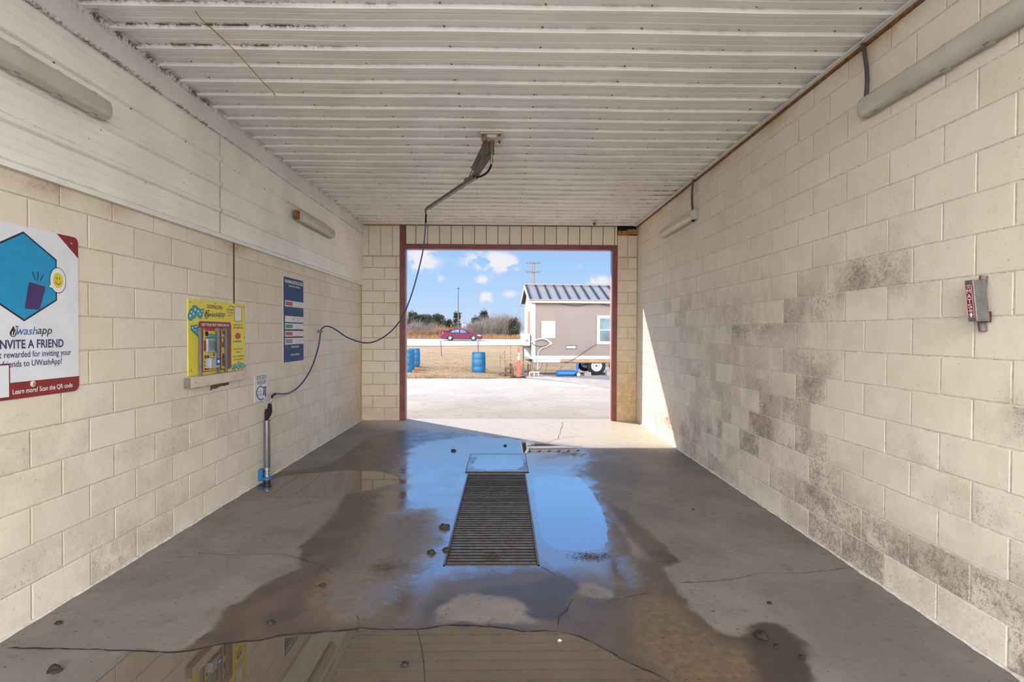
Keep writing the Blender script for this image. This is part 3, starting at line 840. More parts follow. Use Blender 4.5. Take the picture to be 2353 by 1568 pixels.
mb.build('maroon_band', M_MAROON, po)
hx = [m4(165, 172), m4(407, 380), m4(413, 690), m4(180, 843)]
cy0 = 2.828
hexo = [(cy0, 2.052), (3.034, 1.934), (3.034, 1.708), (cy0, 1.588), (2 * cy0 - 3.034, 1.708), (2 * cy0 - 3.034, 1.934)]
hexi = [(cy0 + (a - cy0) * .955, 1.82 + (b - 1.82) * .955) for a, b in hexo]
MB().prism(hexo, .005, c, FW).build('hexagon_border', M_BLACK, po)
MB().prism(hexi, .005, c + .0006, FW).build('hexagon', M_SBLUE, po)
mb = MB()
shape(mb, m4, [(215, 550), (325, 585), (330, 600), (285, 760), (180, 750), (175, 740), (205, 560)], .006, c + .0014); mb.build('phone_picture', M_PURPLE, po)
mb = MB()
for (x0, y0, x1, y1) in ((234, 472, 254, 535), (275, 470, 272, 538), (316, 494, 292, 540)):
    a, b = np.array(m4(x0, y0)), np.array(m4(x1, y1)); n_ = unit([-(b - a)[1], (b - a)[0]]) * .0022
    mb.prism([tuple(a - n_), tuple(b - n_), tuple(b + n_), tuple(a + n_)], .006, c + .0014, FW)
bc = m4(425, 538)
mb.prism(ell(bc[0], bc[1], .055, .072, 30), .006, c + .0012, FW); shape(mb, m4, [(352, 590), (380, 545), (405, 600)], .006, c + .0012)
mb.build('emblem_lines', M_BLACK, po)
mb = MB(); mb.prism(ell(bc[0], bc[1], .051, .068, 30), .006, c + .0018, FW); shape(mb, m4, [(357, 588), (379, 549), (410, 600)], .006, c + .0015); mb.build('speech_bubble', M_SIGNW, po)
mb = MB(); mb.prism(ell(bc[0], bc[1], .034, .042, 26), .006, c + .0024, FW)
mb.build('smiley_face', M_YELD, po)
mb = MB()
for da in (-.009, .009): mb.prism(ell(bc[0] + da, bc[1] + .012, .002, .008, 10), .007, c + .0030, FW)
arc = [(bc[0] + .018 * math.cos(t), bc[1] - .006 + .018 * math.sin(t)) for t in np.linspace(math.pi, 2 * math.pi, 12)]
arc2 = [(bc[0] + .0148 * math.cos(t), bc[1] - .006 + .0148 * math.sin(t)) for t in np.linspace(2 * math.pi, math.pi, 12)]
mb.prism(arc + arc2, .007, c + .0030, FW); mb.build('smile', M_BLACK, po)
# the drop logo with its word
def droplogo(parent, m, x0, x1, ytop, ybot, wash_x, app_x, inks, c):
    mb = MB(); pc = m((x0 + x1) / 2, ybot - (x1 - x0) / 2); ra = abs(m(x1, ybot)[0] - m(x0, ybot)[0]) / 2; tp = m((x0 + x1) / 2 + 2, ytop)
    pts = ell(pc[0], pc[1], ra, ra * 1.02, 16, 150, 390) + [(tp[0], tp[1])]
    mb.prism(pts, c - .001, c, FW)
    for (dx, dy, r_) in ((1.0, .95, .22), (1.35, .55, .14), (1.55, .95, .17), (1.2, .3, .11)):
        mb.prism(ell(pc[0] + ra * dx, tp[1] - ra * (1.1 - dy) * 1.0, ra * r_, ra * r_, 10), c - .001, c, FW)
    mb.build('water_drop_mark', inks[0], parent)
    mb = MB(); lettering(mb, 'u', FW, pc[0] - ra * .55, pc[0] + ra * .75, pc[1] - ra * .75, pc[1] + ra * .55, c + .0006, 0, .01, .3); mb.build('lettering', inks[3], parent)
    mb = MB(); txt(mb, 'wash', m, wash_x[0], wash_x[1], wash_x[2], wash_x[3], c, .004, .25); mb.build('lettering', inks[1], parent)
    mb = MB(); txt(mb, 'app', m, app_x[0], app_x[1], app_x[2], app_x[3], c, .004, .25); mb.build('lettering', inks[2], parent)
droplogo(po, m4, 63, 113, 880, 960, (112, 270, 885, 946), (270, 380, 900, 960), (M_BLACK, M_LBLUE, M_INK, M_SIGNW), c + .001)
mb = MB(); c2 = c + .0008
lettering(mb, 'INVITE A FRIEND', FW, 2.678, 3.075, 1.448, 1.494, c2, 0, .022)
mb.build('lettering', M_PURPLE, po)
mb = MB(); lettering(mb, 'Get rewarded for inviting your', FW, 2.640, 3.128, 1.392, 1.436, c2, 0, .008); mb.build('lettering', M_NAVYINK, po); mb = MB(); lettering(mb, 'friends to UWashApp!', FW, 2.702, 3.062, 1.345, 1.388, c2, 0, .008)
mb.build('lettering', M_NAVYINK, po)
mb = MB(); lettering(mb, 'Learn more! Scan the QR code', FW, 2.757, 3.135, 1.212, 1.243, c + .0012, 0, .01); mb.build('lettering', M_WHITEINK, po)
MB().prism(rect(2.508, 2.737, 1.208, 1.367), .006, c + .0012, FW).build('blank_card', M_SIGNW, po)
screws(po, [m4(528, 262), (2.53, 2.03)], .006, .006); screws(po, [m4(237, 1315)], .007, .017, M_CREAM)
screws(po, [m4(237, 1315)], .011, .006)

# ---- yellow payment panel
m5 = mapper(400, 660, 6.0318)
pay = thing('payment_panel', (XL, 4.74, 1.19), 'yellow pay station panel with bubbles, screen and card reader behind steel bars', 'pay station')
MB().prism(rrect(4.275, 5.202, 1.183, 1.797, .006), .0, .007, FW).build('face_plate', M_YEL, pay)
c = .0078
mb = MB()
arch = rrect(m5(325, 900)[0], m5(780, 900)[0], m5(330, 1190)[1], m5(500, 478)[1], .03)
mb.prism(arch, .006, c, FW)
mb.build('surround', M_MAROON, pay)
mb = MB(); txt(mb, 'GET YOUR FIRST WASH ON US!', m5, 368, 745, 507, 543, c + .0008, .02); mb.build('lettering', M_WHITEINK, pay)
mb = MB(); txt(mb, 'DOWNLOAD', m5, 443, 656, 250, 303, c, .02); mb.build('lettering', M_INK, pay)
droplogo(pay, m5, 410, 462, 318, 418, (458, 592, 345, 412), (592, 692, 358, 438), (M_INK, M_INK, M_INK, M_YEL), c + .001)
mb = MB()
txt(mb, 'SCAN ME', m5, 708, 812, 302, 328, c, .01, .3); txt(mb, 'TO START', m5, 712, 812, 343, 370, c, .01, .3); txt(mb, 'BAY 1', m5, 735, 800, 384, 408, c, .01, .3)
shape(mb, m5, [(748, 285), (765, 262), (790, 258), (805, 272), (812, 268), (810, 288), (795, 284), (800, 276), (786, 266), (768, 270), (755, 286)], .006, c)
mb.build('lettering', M_RUST, pay)
mb = MB()
for s_, x0, x1, y0, y1 in (('SCAN CODE TO', 815, 935, 513, 535), ('GET STARTED AT', 810, 942, 552, 578), ('CHARGER', 805, 918, 740, 768), ('REGISTER YOUR', 815, 942, 850, 870), ('ACCOUNT', 845, 916, 888, 911),
                           ('SELECT PRICE AND', 803, 956, 947, 972), ('START WASHING!', 812, 946, 989, 1013)):
    mb = MB(); txt(mb, s_, m5, x0, x1, y0, y1, c, .006, .2); mb.build('lettering', M_INK, pay)
mb = MB(); mb.prism([m5(822, 266), m5(925, 276), m5(924, 478), m5(822, 476)][::-1], .006, c, FW); mb.build('card_border', M_MAROON, pay)
mb = MB(); mb.prism([m5(828, 272), m5(919, 281), m5(918, 471), m5(828, 469)][::-1], .006, c + .0006, FW); mb.build('blank_card', M_PALE, pay)
# little red car picture
mb = MB(); p = m5(878, 672); mb.prism(ell(p[0] - .004, p[1] - .004, .052, .030, 18), .006, c, FW); mb.build('car_picture', M_RINK, pay)
def bubbles(mb, m, lst, c, seed=1):
    for i, (x, y, r_) in enumerate(lst):
        p = m(x, y); mb.prism(ell(p[0], p[1], r_ * 1.15, r_, 16), c - .0008, c + .00025 * (i % 5), FW)
CL1 = [[(215, 405, .032), (235, 350, .030), (285, 320, .034), (325, 345, .030), (350, 385, .028), (375, 340, .020), (262, 380, .030)],
       [(250, 575, .024), (290, 560, .022), (300, 610, .030), (325, 640, .026), (270, 600, .022), (232, 560, .010)],
       [(800, 1115, .020), (835, 1100, .022), (868, 1085, .020), (905, 1078, .022), (940, 1085, .022), (965, 1092, .016), (820, 1128, .014), (880, 1110, .020), (930, 1108, .018), (848, 1078, .007)],
       [(252, 272, .010)], [(398, 305, .006)], [(222, 535, .006)], [(880, 1040, .008)]]
def cluster(lst, c, sub=0):
    mb = MB()
    for i, (x, y, r_) in enumerate(lst):
        pp_ = m5(x, y); mb.prism(ell(pp_[0], pp_[1], r_ * 1.28, r_ * 1.12, 16), c - .0010 - i * .00002, c - .0006 - i * .00002, FW, 1); mb.prism(ell(pp_[0], pp_[1], r_ * 1.12, r_ * .97, 16), c - .0009, c + .00010 * i, FW, 0)
        if r_ > .015:
            pp_ = m5(x - 8, y - 8); mb.prism(ell(pp_[0], pp_[1], r_ * .34, r_ * .28, 10), c, c + .0016 + .00004 * i, FW, 2)
    mb.build('bubble_cluster', [M_TEAL, M_TEALD, M_PALE], pay)
for l_ in CL1: cluster(l_, c + .001)
screws(pay, [m5(208, 210), m5(222, 1158), m5(953, 277), m5(560, 226), m5(962, 700)], .007)
# machine face
mb = MB(); mb.prism([m5(392, 575), m5(612, 580), m5(612, 1150), m5(392, 1165)][::-1], .006, c + .003, FW); mb.prism([m5(642, 582), m5(712, 584), m5(712, 1125), m5(642, 1132)][::-1], .006, c + .003, FW)
mb.build('machine_face', M_YEL, pay)
cm = c + .0038
mb = MB(); shape(mb, m5, [(403, 575), (403, 608), (596, 610), (596, 580)], .008, cm); mb.build('header_strip', M_RINK, pay)
for (x, y) in ((430, 645), (578, 645)):
    p = m5(x, y); mb = MB(); mb.lathe([(.020, 0), (.020, .006), (.014, .010), (.004, .011)], FW(p[0], p[1], cm), n=16, axis=(1, 0, 0)); mb.build('knob', M_BLACK, pay, smooth=True)
cluster([(435, 698, .018), (465, 690, .018), (495, 680, .020), (525, 684, .018), (555, 692, .016), (575, 698, .012)], cm + .0012)
mb = MB(); shape(mb, m5, [(418, 712), (418, 912), (592, 895), (590, 712)], .008, cm + .014); mb.build('screen_frame', M_STEEL, pay, bevel=.003)
mb = MB(); shape(mb, m5, [(442, 738), (442, 886), (572, 872), (572, 738)], .020, cm + .0155); mb.build('screen', M('dark_screen_glass', (.05, .16, .19), .12, var=.5, scale=8, spec=.8), pay)
for (x, y) in ((406, 765), (406, 812), (406, 862), (604, 760), (604, 805), (604, 852), (483, 937), (530, 933), (577, 928)):
    p = m5(x, y); mb = MB(); mb.prism(rrect(p[0] - .014, p[0] + .014, p[1] - .015, p[1] + .015, .006, 3), .008, cm + .002, FW); mb.build('button', M_MAROON if y < 900 else M_STEEL, pay)
mb = MB(); shape(mb, m5, [(400, 1003), (400, 1152), (470, 1145), (470, 1000)], .008, cm); mb.build('label_panel', M_MAROON, pay); mb = MB(); shape(mb, m5, [(402, 942), (402, 992), (432, 990), (432, 940)], .008, cm); mb.build('label_panel', M_MAROON, pay); mb = MB()
shape(mb, m5, [(646, 690), (646, 836), (704, 832), (704, 690)], .008, cm); mb.build('label_panel', M_MAROON, pay); mb = MB(); shape(mb, m5, [(650, 922), (650, 1096), (705, 1090), (705, 920)], .008, cm); mb.build('label_panel', M_MAROON, pay)
mb = MB()
for k_ in range(3):
    for q in range(2):
        p = m5(414 + q * 36, 1020 + k_ * 45); mb.prism(ell(p[0], p[1], .011, .011, 12), .009, cm + .0006, FW)
mb.build('coin_picture', M_PALE, pay); mb = MB(); p = m5(655, 735); mb.prism(ell(p[0], p[1], .010, .018, 12), .009, cm + .0006, FW)
mb.build('coin_picture', M_PALE, pay)
mb = MB(); shape(mb, m5, [(654, 968), (654, 982), (706, 978), (706, 964)], .009, cm + .008); mb.build('slot', M_BLACK, pay); mb = MB(); p = m5(450, 965); mb.prism(ell(p[0], p[1], .014, .014, 12), .009, cm + .002, FW); mb.build('coin_return', M_BLACK, pay)
p = m5(668, 622); mb = MB(); mb.lathe([(.020, 0), (.020, .008), (.010, .012), (.002, .012)], FW(p[0], p[1], cm), n=16, axis=(1, 0, 0)); mb.build('lock', M_STEEL, pay, smooth=True)
m5b = mapper(400, 660, 6.0318, .06)
rd = MB(); 
rd.prism([m5b(518, 985), m5b(512, 1128), m5b(560, 1138), m5b(640, 1108), m5b(640, 975)], .012, .060, FW)
rdo = rd.build('card_reader', M('pale_grey_plastic', (.33, .37, .40), .45, var=.1), pay, bevel=.006)
mb = MB(); mb.prism([m5b(588, 985), m5b(588, 1085), m5b(640, 1078), m5b(640, 985)], .058, .0615, FW); mb.build('reader_screen_surround', M_BLACK, rdo)
mb = MB(); mb.prism([m5b(598, 1010), m5b(598, 1055), m5b(630, 1050), m5b(630, 1010)], .060, .0622, FW); mb.build('reader_display', M('lit_blue_display', (.05, .12, .5), .2, emit=((.10, .28, 1.0), .9)), rdo)
m5c = mapper(400, 660, 6.0318, .045)
for (x0, x1, y0, y1) in ((368, 394, 565, 1222), (616, 641, 572, 1180), (721, 744, 572, 1160)):
    a0, a1 = m5c(x0, 900)[0], m5c(x1, 900)[0]; b1, b0 = m5c((x0 + x1) / 2, y0)[1], 1.172
    mb = MB(); mb.box(a0, a1, b0, b1, .028, .045, 0, FW); mb.box(a0, a1, b1 - .03, b1, .009, .03, 0, FW); mb.build('security_bar', M_GREY, pay, bevel=.002)

bm_ = thing('lock_bar', (XL, 4.66, 1.095), 'cream painted steel bar bolted below the yellow pay station panel', 'bar')
mb = MB(); mb.box(4.217, 5.112, 1.096, 1.178, .008, .060, 0, FW); mb.build('bar', M_CREAM, bm_, bevel=.003)
mb = MB(); mb.box(4.2135, 4.2165, 1.097, 1.177, .009, .059, 0, FW); mb.build('end_cap', M('weathered_grey_end', (.16, .14, .13), .7, var=.3), bm_)
screws(bm_, [(4.28, 1.138), (5.06, 1.14)], .060, .006)
# knocked-out hole under the bar
mb = MB(); pp = [m5(500, 1372), m5(560, 1355), m5(640, 1340), m5(760, 1322), m5(758, 1350), m5(700, 1370), m5(650, 1372), m5(575, 1410), m5(545, 1412), m5(520, 1425), m5(500, 1440)]
mb.prism(pp[::-1], -.003, .0012, FW); struct(mb.build('trim_10', M('broken_block_edge', (.13, .09, .065), .9, var=.5, scale=40)))

# ---- FOR HIGH PRESSURE sign
m6 = mapper(560, 600, 4.355)
hp = thing('instruction_sign', (XL, 5.55, .96), 'small white sign reading FOR HIGH PRESSURE beside the spray gun holder', 'sign')
MB().prism(rrect(5.403, 5.702, .822, 1.102, .018), .001, .005, FW).build('panel', M_SIGNW, hp)
mb = MB(); o_ = rrect(5.413, 5.692, .832, 1.092, .014); i_ = rrect(5.417, 5.688, .836, 1.088, .012)
n_ = len(o_); vs = [FW(a, b, .0056) for a, b in o_] + [FW(a, b, .0056) for a, b in i_]
mb.mesh(vs, [(k_, (k_ + 1) % n_, n_ + (k_ + 1) % n_, n_ + k_) for k_ in range(n_)]); mb.build('border_line', M_NAVYINK, hp)
mb = MB(); txt(mb, 'FOR HIGH', m6, 124, 220, 1152, 1192, .0058, .012, .25); txt(mb, 'PRESSURE', m6, 128, 222, 1198, 1237, .0058, .012, .25); mb.build('lettering', M_NAVYINK, hp); mb = MB()
txt(mb, 'SQUEEZE', m6, 134, 182, 1298, 1316, .0058, .0, .2); txt(mb, 'TRIGGER', m6, 136, 182, 1326, 1346, .0058, .0, .2); mb.build('lettering', M_NAVYINK, hp)
mb = MB(); ou, inn = [], []
for t in np.linspace(70, 310, 26):
    tr = math.radians(t); x = 165 + 46 * math.cos(tr); y = 1322 - 72 * math.sin(tr); x2 = 165 + 36 * math.cos(tr); y2 = 1322 - 60 * math.sin(tr)
    ou.append(m6(x, y)); inn.append(m6(x2, y2))
mb.prism(ou + inn[::-1], .004, .0058, FW)
shape(mb, m6, [(178, 1262), (196, 1258), (222, 1252), (226, 1264), (200, 1274), (180, 1272)], .004, .0058); shape(mb, m6, [(196, 1270), (188, 1345), (200, 1345), (208, 1268)], .004, .0059)
shape(mb, m6, [(212, 1266), (206, 1345), (218, 1372), (220, 1262)], .004, .0058); mb.build('spray_gun_drawing', M_NAVYINK, hp)
screws(hp, [m6(172, 1405)], .005, .007)

# ---- washing instructions board
wi = thing('washing_instructions_board', (XL, 6.41, 1.19), 'tall navy blue board headed WASHING INSTRUCTIONS with coloured strips', 'sign')
MB().prism(rrect(6.097, 6.712, 1.184, 2.172, .02), .001, .006, FW).build('panel', M_PALE, wi)
MB().prism(rrect(6.104, 6.705, 1.191, 2.165, .018), .005, .0068, FW).build('navy_face', M_NAVY, wi)
A_, B_ = 6.104, 6.705
mb = MB(); lettering(mb, 'WASHING INSTRUCTIONS', FW, 6.135, 6.69, 2.098, 2.138, .0074, 0, .02); mb.build('lettering', M_WHITEINK, wi); mb = MB(); lettering(mb, '- WARNING HIGH PRESSURE -', FW, 6.235, 6.60, 2.062, 2.080, .0074, 0, .015)
mb.build('lettering', M_WHITEINK, wi); mb = MB(); lettering(mb, 'THIS IS OUR ACCOUNT', FW, 6.315, 6.56, 1.352, 1.375, .0074, 0, .015); mb.build('lettering', M_WHITEINK, wi); mb = MB(); lettering(mb, 'THANKS, COME AGAIN!', FW, 6.305, 6.57, 1.258, 1.282, .0074, 0, .015); mb.build('lettering', M_WHITEINK, wi)
m7 = mapper(560, 600, 4.355)
strips = [(388, 452, M_RINK, 'Red Soap'), (545, 610, None, 'Rinse'), (620, 682, M_GREEN, 'Wax'), (697, 757, M_PINK, 'Foam Brush'), (770, 838, M_TAUPE, 'Spot Free')]
for (y0, y1, mt, nm) in strips:
    b1 = m7(405, y0)[1] - .003; b0 = m7(405, y1)[1]
    mb = MB(); mb.prism(rect(6.145, 6.70, b0, b1), .006, .0076, FW); st = mb.build('instruction_strip', M_PALE, wi)
    if mt:
        mb = MB(); mb.prism(rect(6.160, 6.40, b0 + .012, b1 - .012), .007, .0084, FW); mb.build('colour_block', mt, st)
    mb = MB(); mb.prism(ell(6.385, (b0 + b1) / 2, .028, .026, 16), .007, .0090, FW); mb.build('hand_picture', M_PALE if mt else M('sign_pale_blue', (.45, .5, .62), .5), st)
    mb = MB()
    for k_ in range(3): lettering(mb, ('Start by applying', 'a thick layer on the', 'whole vehicle')[k_], FW, 6.44, 6.66 - .03 * k_, b1 - .028 - k_ * (b1 - b0) * .26, b1 - .014 - k_ * (b1 - b0) * .26, .0082, 0, 0)
    mb.build('lettering', M_TAUPE, st)
screws(wi, [m7(397, 168), m7(582, 208), m7(410, 1005), m7(592, 980)], .007, .008)

# ================================================================== spray gun holder, gun and hose
gy = 5.511
g0 = hit(613, 1110, 2, 0); gx_ = -2.412
GF = lambda px, py: hit(px, py, 1, gy)
ho = thing('spray_gun_holder', (gx_, gy, 0), 'grey steel tube holder standing on blue foot against left wall', 'spray gun holder')
zt_ = GF(613, 966)[2]
MB().lathe([(.030, .16), (.031, .165), (.031, zt_ - .006), (.036, zt_ - .004), (.036, zt_), (.026, zt_), (.026, zt_ - .05)], (gx_, gy, 0), n=24).build('tube', M('dull_galvanised_steel', (.23, .24, .26), .33, metal=.75, var=.15, scale=9), ho, smooth=True)
MB().lathe([(.024, .06), (.030, .065), (.031, .10), (.026, .105), (.026, .125), (.030, .13), (.030, .16), (.024, .165)], (gx_, gy, 0), n=20).build('fitting', M_STEEL, ho, smooth=True)
mb = MB(); mb.lathe([(.040, .035), (.047, .038), (.047, .060), (.040, .064)], (gx_, gy, 0), n=24); mb.box(XL, gx_ - .03, gy - .035, gy + .035, .025, .14)
mb.build('blue_bracket', M('blue_plastic_bracket', (.01, .13, .34), .4), ho, smooth=True)
MB().lathe([(.030, .0), (.034, .004), (.036, .035), (.02, .04)], (gx_, gy, 0), n=20).build('foot', M_BLACK, ho, smooth=True)

M_BLKRUB = M('black_rubber', (.010, .010, .011), .6, var=.3, spec=.2)
gun = thing('spray_gun', GF(614, 950), 'black trigger spray gun resting in the steel tube holder', 'spray gun')
mb = MB()
P = [GF(x, y) for x, y in ((612.3, 985), (612.0, 965), (611.8, 950), (612.5, 941))]
mb.tube(P, [.014, .017, .018, .014], 10); mb.build('grip', M_BLKRUB, gun, smooth=True)
mb = MB()
out = [GF(x, y) for x, y in ((613, 945), (616, 938), (618, 928), (621.5, 927), (623, 936), (623.6, 947), (621, 955), (616, 963), (613.5, 960))]
n_ = len(out); vs = [o + np.array([0, -.014, 0]) for o in out] + [o + np.array([0, .014, 0]) for o in out]
mb.mesh(vs, [tuple(range(n_)), tuple(range(n_, 2 * n_))[::-1]] + [(i, (i + 1) % n_, (i + 1) % n_ + n_, i + n_) for i in range(n_)]); mb.build('body', M_BLKRUB, gun, bevel=.003)
mb = MB(); mb.tube([GF(618, 944), GF(617, 952), GF(614, 962)], .0035, 6); mb.build('trigger', M('dark_bronze', (.10, .08, .05), .45, metal=.4), gun, smooth=True)
mb = MB(); mb.tube([GF(620, 929), GF(622, 922), GF(624, 918)], [.011, .013, .010], 10); mb.build('coupling', M_STEEL, gun, smooth=True)

# boom on the ceiling
M_BOOM = M('taupe_boom_steel', (.15, .125, .10), .4, metal=.35, var=.2, scale=12)
S_ = np.array([hit(1130.7, 340, 1, 5.19)[0], 5.19]); 
T_ = hit(978.6, 482.8, 2, 3.08)[:2]
def on_plan(cx_, cy__):
    px, py = 960 + cx_ / 6.533, 270 + cy__ / 6.533
    lo, hi = -.15, 1.1; best = None
    for t in np.linspace(lo, hi, 1251):
        q = S_ + (T_ - S_) * t; h = hit(px, py, 1, q[1]); e = abs(h[0] - q[0])
        if best is None or e < best[0]: best = (e, h, q)
    return np.array([best[2][0], best[2][1], best[1][2]])
pd = np.array([*unit(T_ - S_), 0.0]); pn = np.array([-pd[1], pd[0], 0])
boom = thing('ceiling_boom', (S_[0], S_[1], H), 'grey sprung hose boom arm hanging from a bolted plate on the ceiling', 'boom arm')
mb = MB(); px0, px1, py0, py1 = S_[0] - .105, S_[0] + .095, 5.06, 5.31
mb.box(px0, px1, py0, py1, H - .036, H - .022)
mt = mb.build('mounting_plate', M_CREAM, boom, bevel=.006)
for a in (px0 + .025, px1 - .025):
    for b in (py0 + .03, py1 - .03): MB().lathe([(.014, 0), (.014, .010), (.006, .012), (.006, .020)], (a, b, H - .036), n=6, axis=(0, 0, -1)).build('bolt', M_RUST, mt)
mb = MB(); mb.box(S_[0] - .045, S_[0] + .045, 5.09, 5.28, H - .062, H - .036); mb.build('bearing_block', M_CREAM, boom, bevel=.004)
zb0 = on_plan(1115, 560)[2]
MB().lathe([(.022, 0), (.022, H - .06 - zb0)], (S_[0], S_[1], zb0), n=18).build('swivel_post', M_BOOM, boom, smooth=True)
def planar(parent, name, pts, th, mat, bevel=.002):
    o3 = [on_plan(*p) for p in pts]; n_ = len(o3); mb = MB()
    vs = [o - pn * th / 2 for o in o3] + [o + pn * th / 2 for o in o3]
    mb.mesh(vs, [tuple(range(n_)), tuple(range(n_, 2 * n_))[::-1]] + [(i, (i + 1) % n_, (i + 1) % n_ + n_, i + n_) for i in range(n_)]); return mb.build(name, mat, parent, bevel=bevel)
planar(boom, 'bracket', [(1095, 325), (1065, 345), (995, 410), (985, 500), (985, 600), (1040, 580), (1100, 530)], .05, M_BOOM)
planar(boom, 'arm', [(1085, 545), (1040, 560), (985, 600), (835, 860), (790, 915), (745, 905), (715, 930), (720, 965), (140, 1355), (150, 1385), (730, 1000), (880, 915), (905, 850), (1085, 590)], .036, M_BOOM)
a_, b_ = on_plan(985, 465), on_plan(832, 775); ax_ = unit(b_ - a_); e1 = unit(np.cross(ax_, pn)); e2 = np.cross(ax_, e1); L_ = np.linalg.norm(b_ - a_)
pts = [a_ + ax_ * L_ * t + .021 * (math.cos(2 * math.pi * 22 * t) * e1 + math.sin(2 * math.pi * 22 * t) * e2) for t in np.linspace(0, 1, 22 * 14)]
MB().tube(pts, .0045, 6).build('spring', M('worn_spring_steel', (.16, .17, .14), .35, metal=.6), boom, smooth=True)
MB().tube([b_, on_plan(800, 830), on_plan(755, 920)], .006, 6).build('spring_rod', M_BOOM, boom)
MB().tube([on_plan(1112, 560), on_plan(1110, 600), on_plan(1112, 650), on_plan(1105, 705)], [.017, .012, .015, .010], 10).build('swivel_fitting', M('brass_fitting', (.30, .22, .13), .35, metal=.7), boom, smooth=True)
pt = [(1105, 700), (1090, 750), (1060, 805), (1015, 850), (960, 880), (905, 897), (870, 890)]
MB().tube([on_plan(*p) for p in pt], .010, 10).build('short_hose', M_BLKRUB, boom, smooth=True)
MB().lathe([(.022, -.02), (.024, .02)], on_plan(872, 885), n=10, axis=tuple(unit(on_plan(700, 985) - on_plan(872, 885)))).build('grommet', M_BLKRUB, boom)
tip = on_plan(118, 1385)
MB().tube([on_plan(150, 1365), tip, tip - np.array([0, 0, .05])], [.014, .014, .011], 10).build('tip_elbow', M_BOOM, boom, smooth=True)
MB().tube([tip + pd * .02 + pn * -.02, tip - pd * .09 + pn * -.02], .004, 6).build('guard_pin', M_BOOM, boom)

# blue pressure hose: from the boom tip down in a loop to its wall clip, then to the gun
hook = hit(737, 761, 0, XL + .035)
hp_ = [(979, 492), (977, 530), (972, 575), (962, 620), (948, 670), (930, 718), (908, 752), (880, 776), (850, 788), (822, 785), (795, 774), (770, 757), (752, 750), (741, 754), (737, 762)]
L0 = tip[1]; n_ = len(hp_); P3 = []
for i, (x, y) in enumerate(hp_):
    t = i / (n_ - 1); P3.append(hit(x, y, 1, L0 + (hook[1] - L0) * (t ** 1.1)))
low = [(737, 762), (734, 785), (727, 815), (716, 845), (700, 873), (682, 893), (665, 903), (650, 906), (637, 905), (628, 908), (624, 916)]
n2 = len(low)
for i, (x, y) in enumerate(low[1:], 1):
    t = i / (n2 - 1); P3.append(hit(x, y, 1, hook[1] + (gy - hook[1]) * (t ** .85)))
def catmull(P, n=5):
    P = [np.array(p) for p in P]; Q = [P[0]] + P + [P[-1]]; out = []
    for i in range(1, len(Q) - 2):
        p0, p1, p2, p3 = Q[i - 1:i + 3]
        for k_ in range(n):
            t = k_ / n; out.append(.5 * (2 * p1 + (p2 - p0) * t + (2 * p0 - 5 * p1 + 4 * p2 - p3) * t * t + (3 * p1 - p0 - 3 * p2 + p3) * t ** 3))
    out.append(P[-1]); return out
hs = catmull(P3)
for p in hs: p[0] = max(p[0], XL + .014)
hose = thing('pressure_hose', hs[0], 'blue pressure hose looping from boom tip to wall clip and spray gun', 'hose')
M_HOSE = M('blue_hose_rubber', (.012, .04, .12), .32, var=.2)
MB().tube(hs[:-8], .0085, 10).build('hose', M_HOSE, hose, smooth=True)
MB().tube(hs[-9:-2], .0125, 10).build('strain_sleeve', M_BLKRUB, hose, smooth=True)
MB().tube([hs[0] + np.array([0, 0, .0]), hs[3]], .012, 10).build('strain_sleeve', M_BLKRUB, hose, smooth=True)
cl = thing('hose_clip', (XL, hook[1], hook[2]), 'small brass hose clip on the left wall past the navy board', 'hose clip')
mb = MB(); mb.box(XL, XL + .012, hook[1] - .02, hook[1] + .02, hook[2] - .022, hook[2] + .018); mb.box(XL + .012, XL + .055, hook[1] - .028, hook[1] + .028, hook[2] - .018, hook[2] + .004); mb.build('clip_body', M('aged_brass', (.22, .16, .09), .5, metal=.4), cl, bevel=.003)

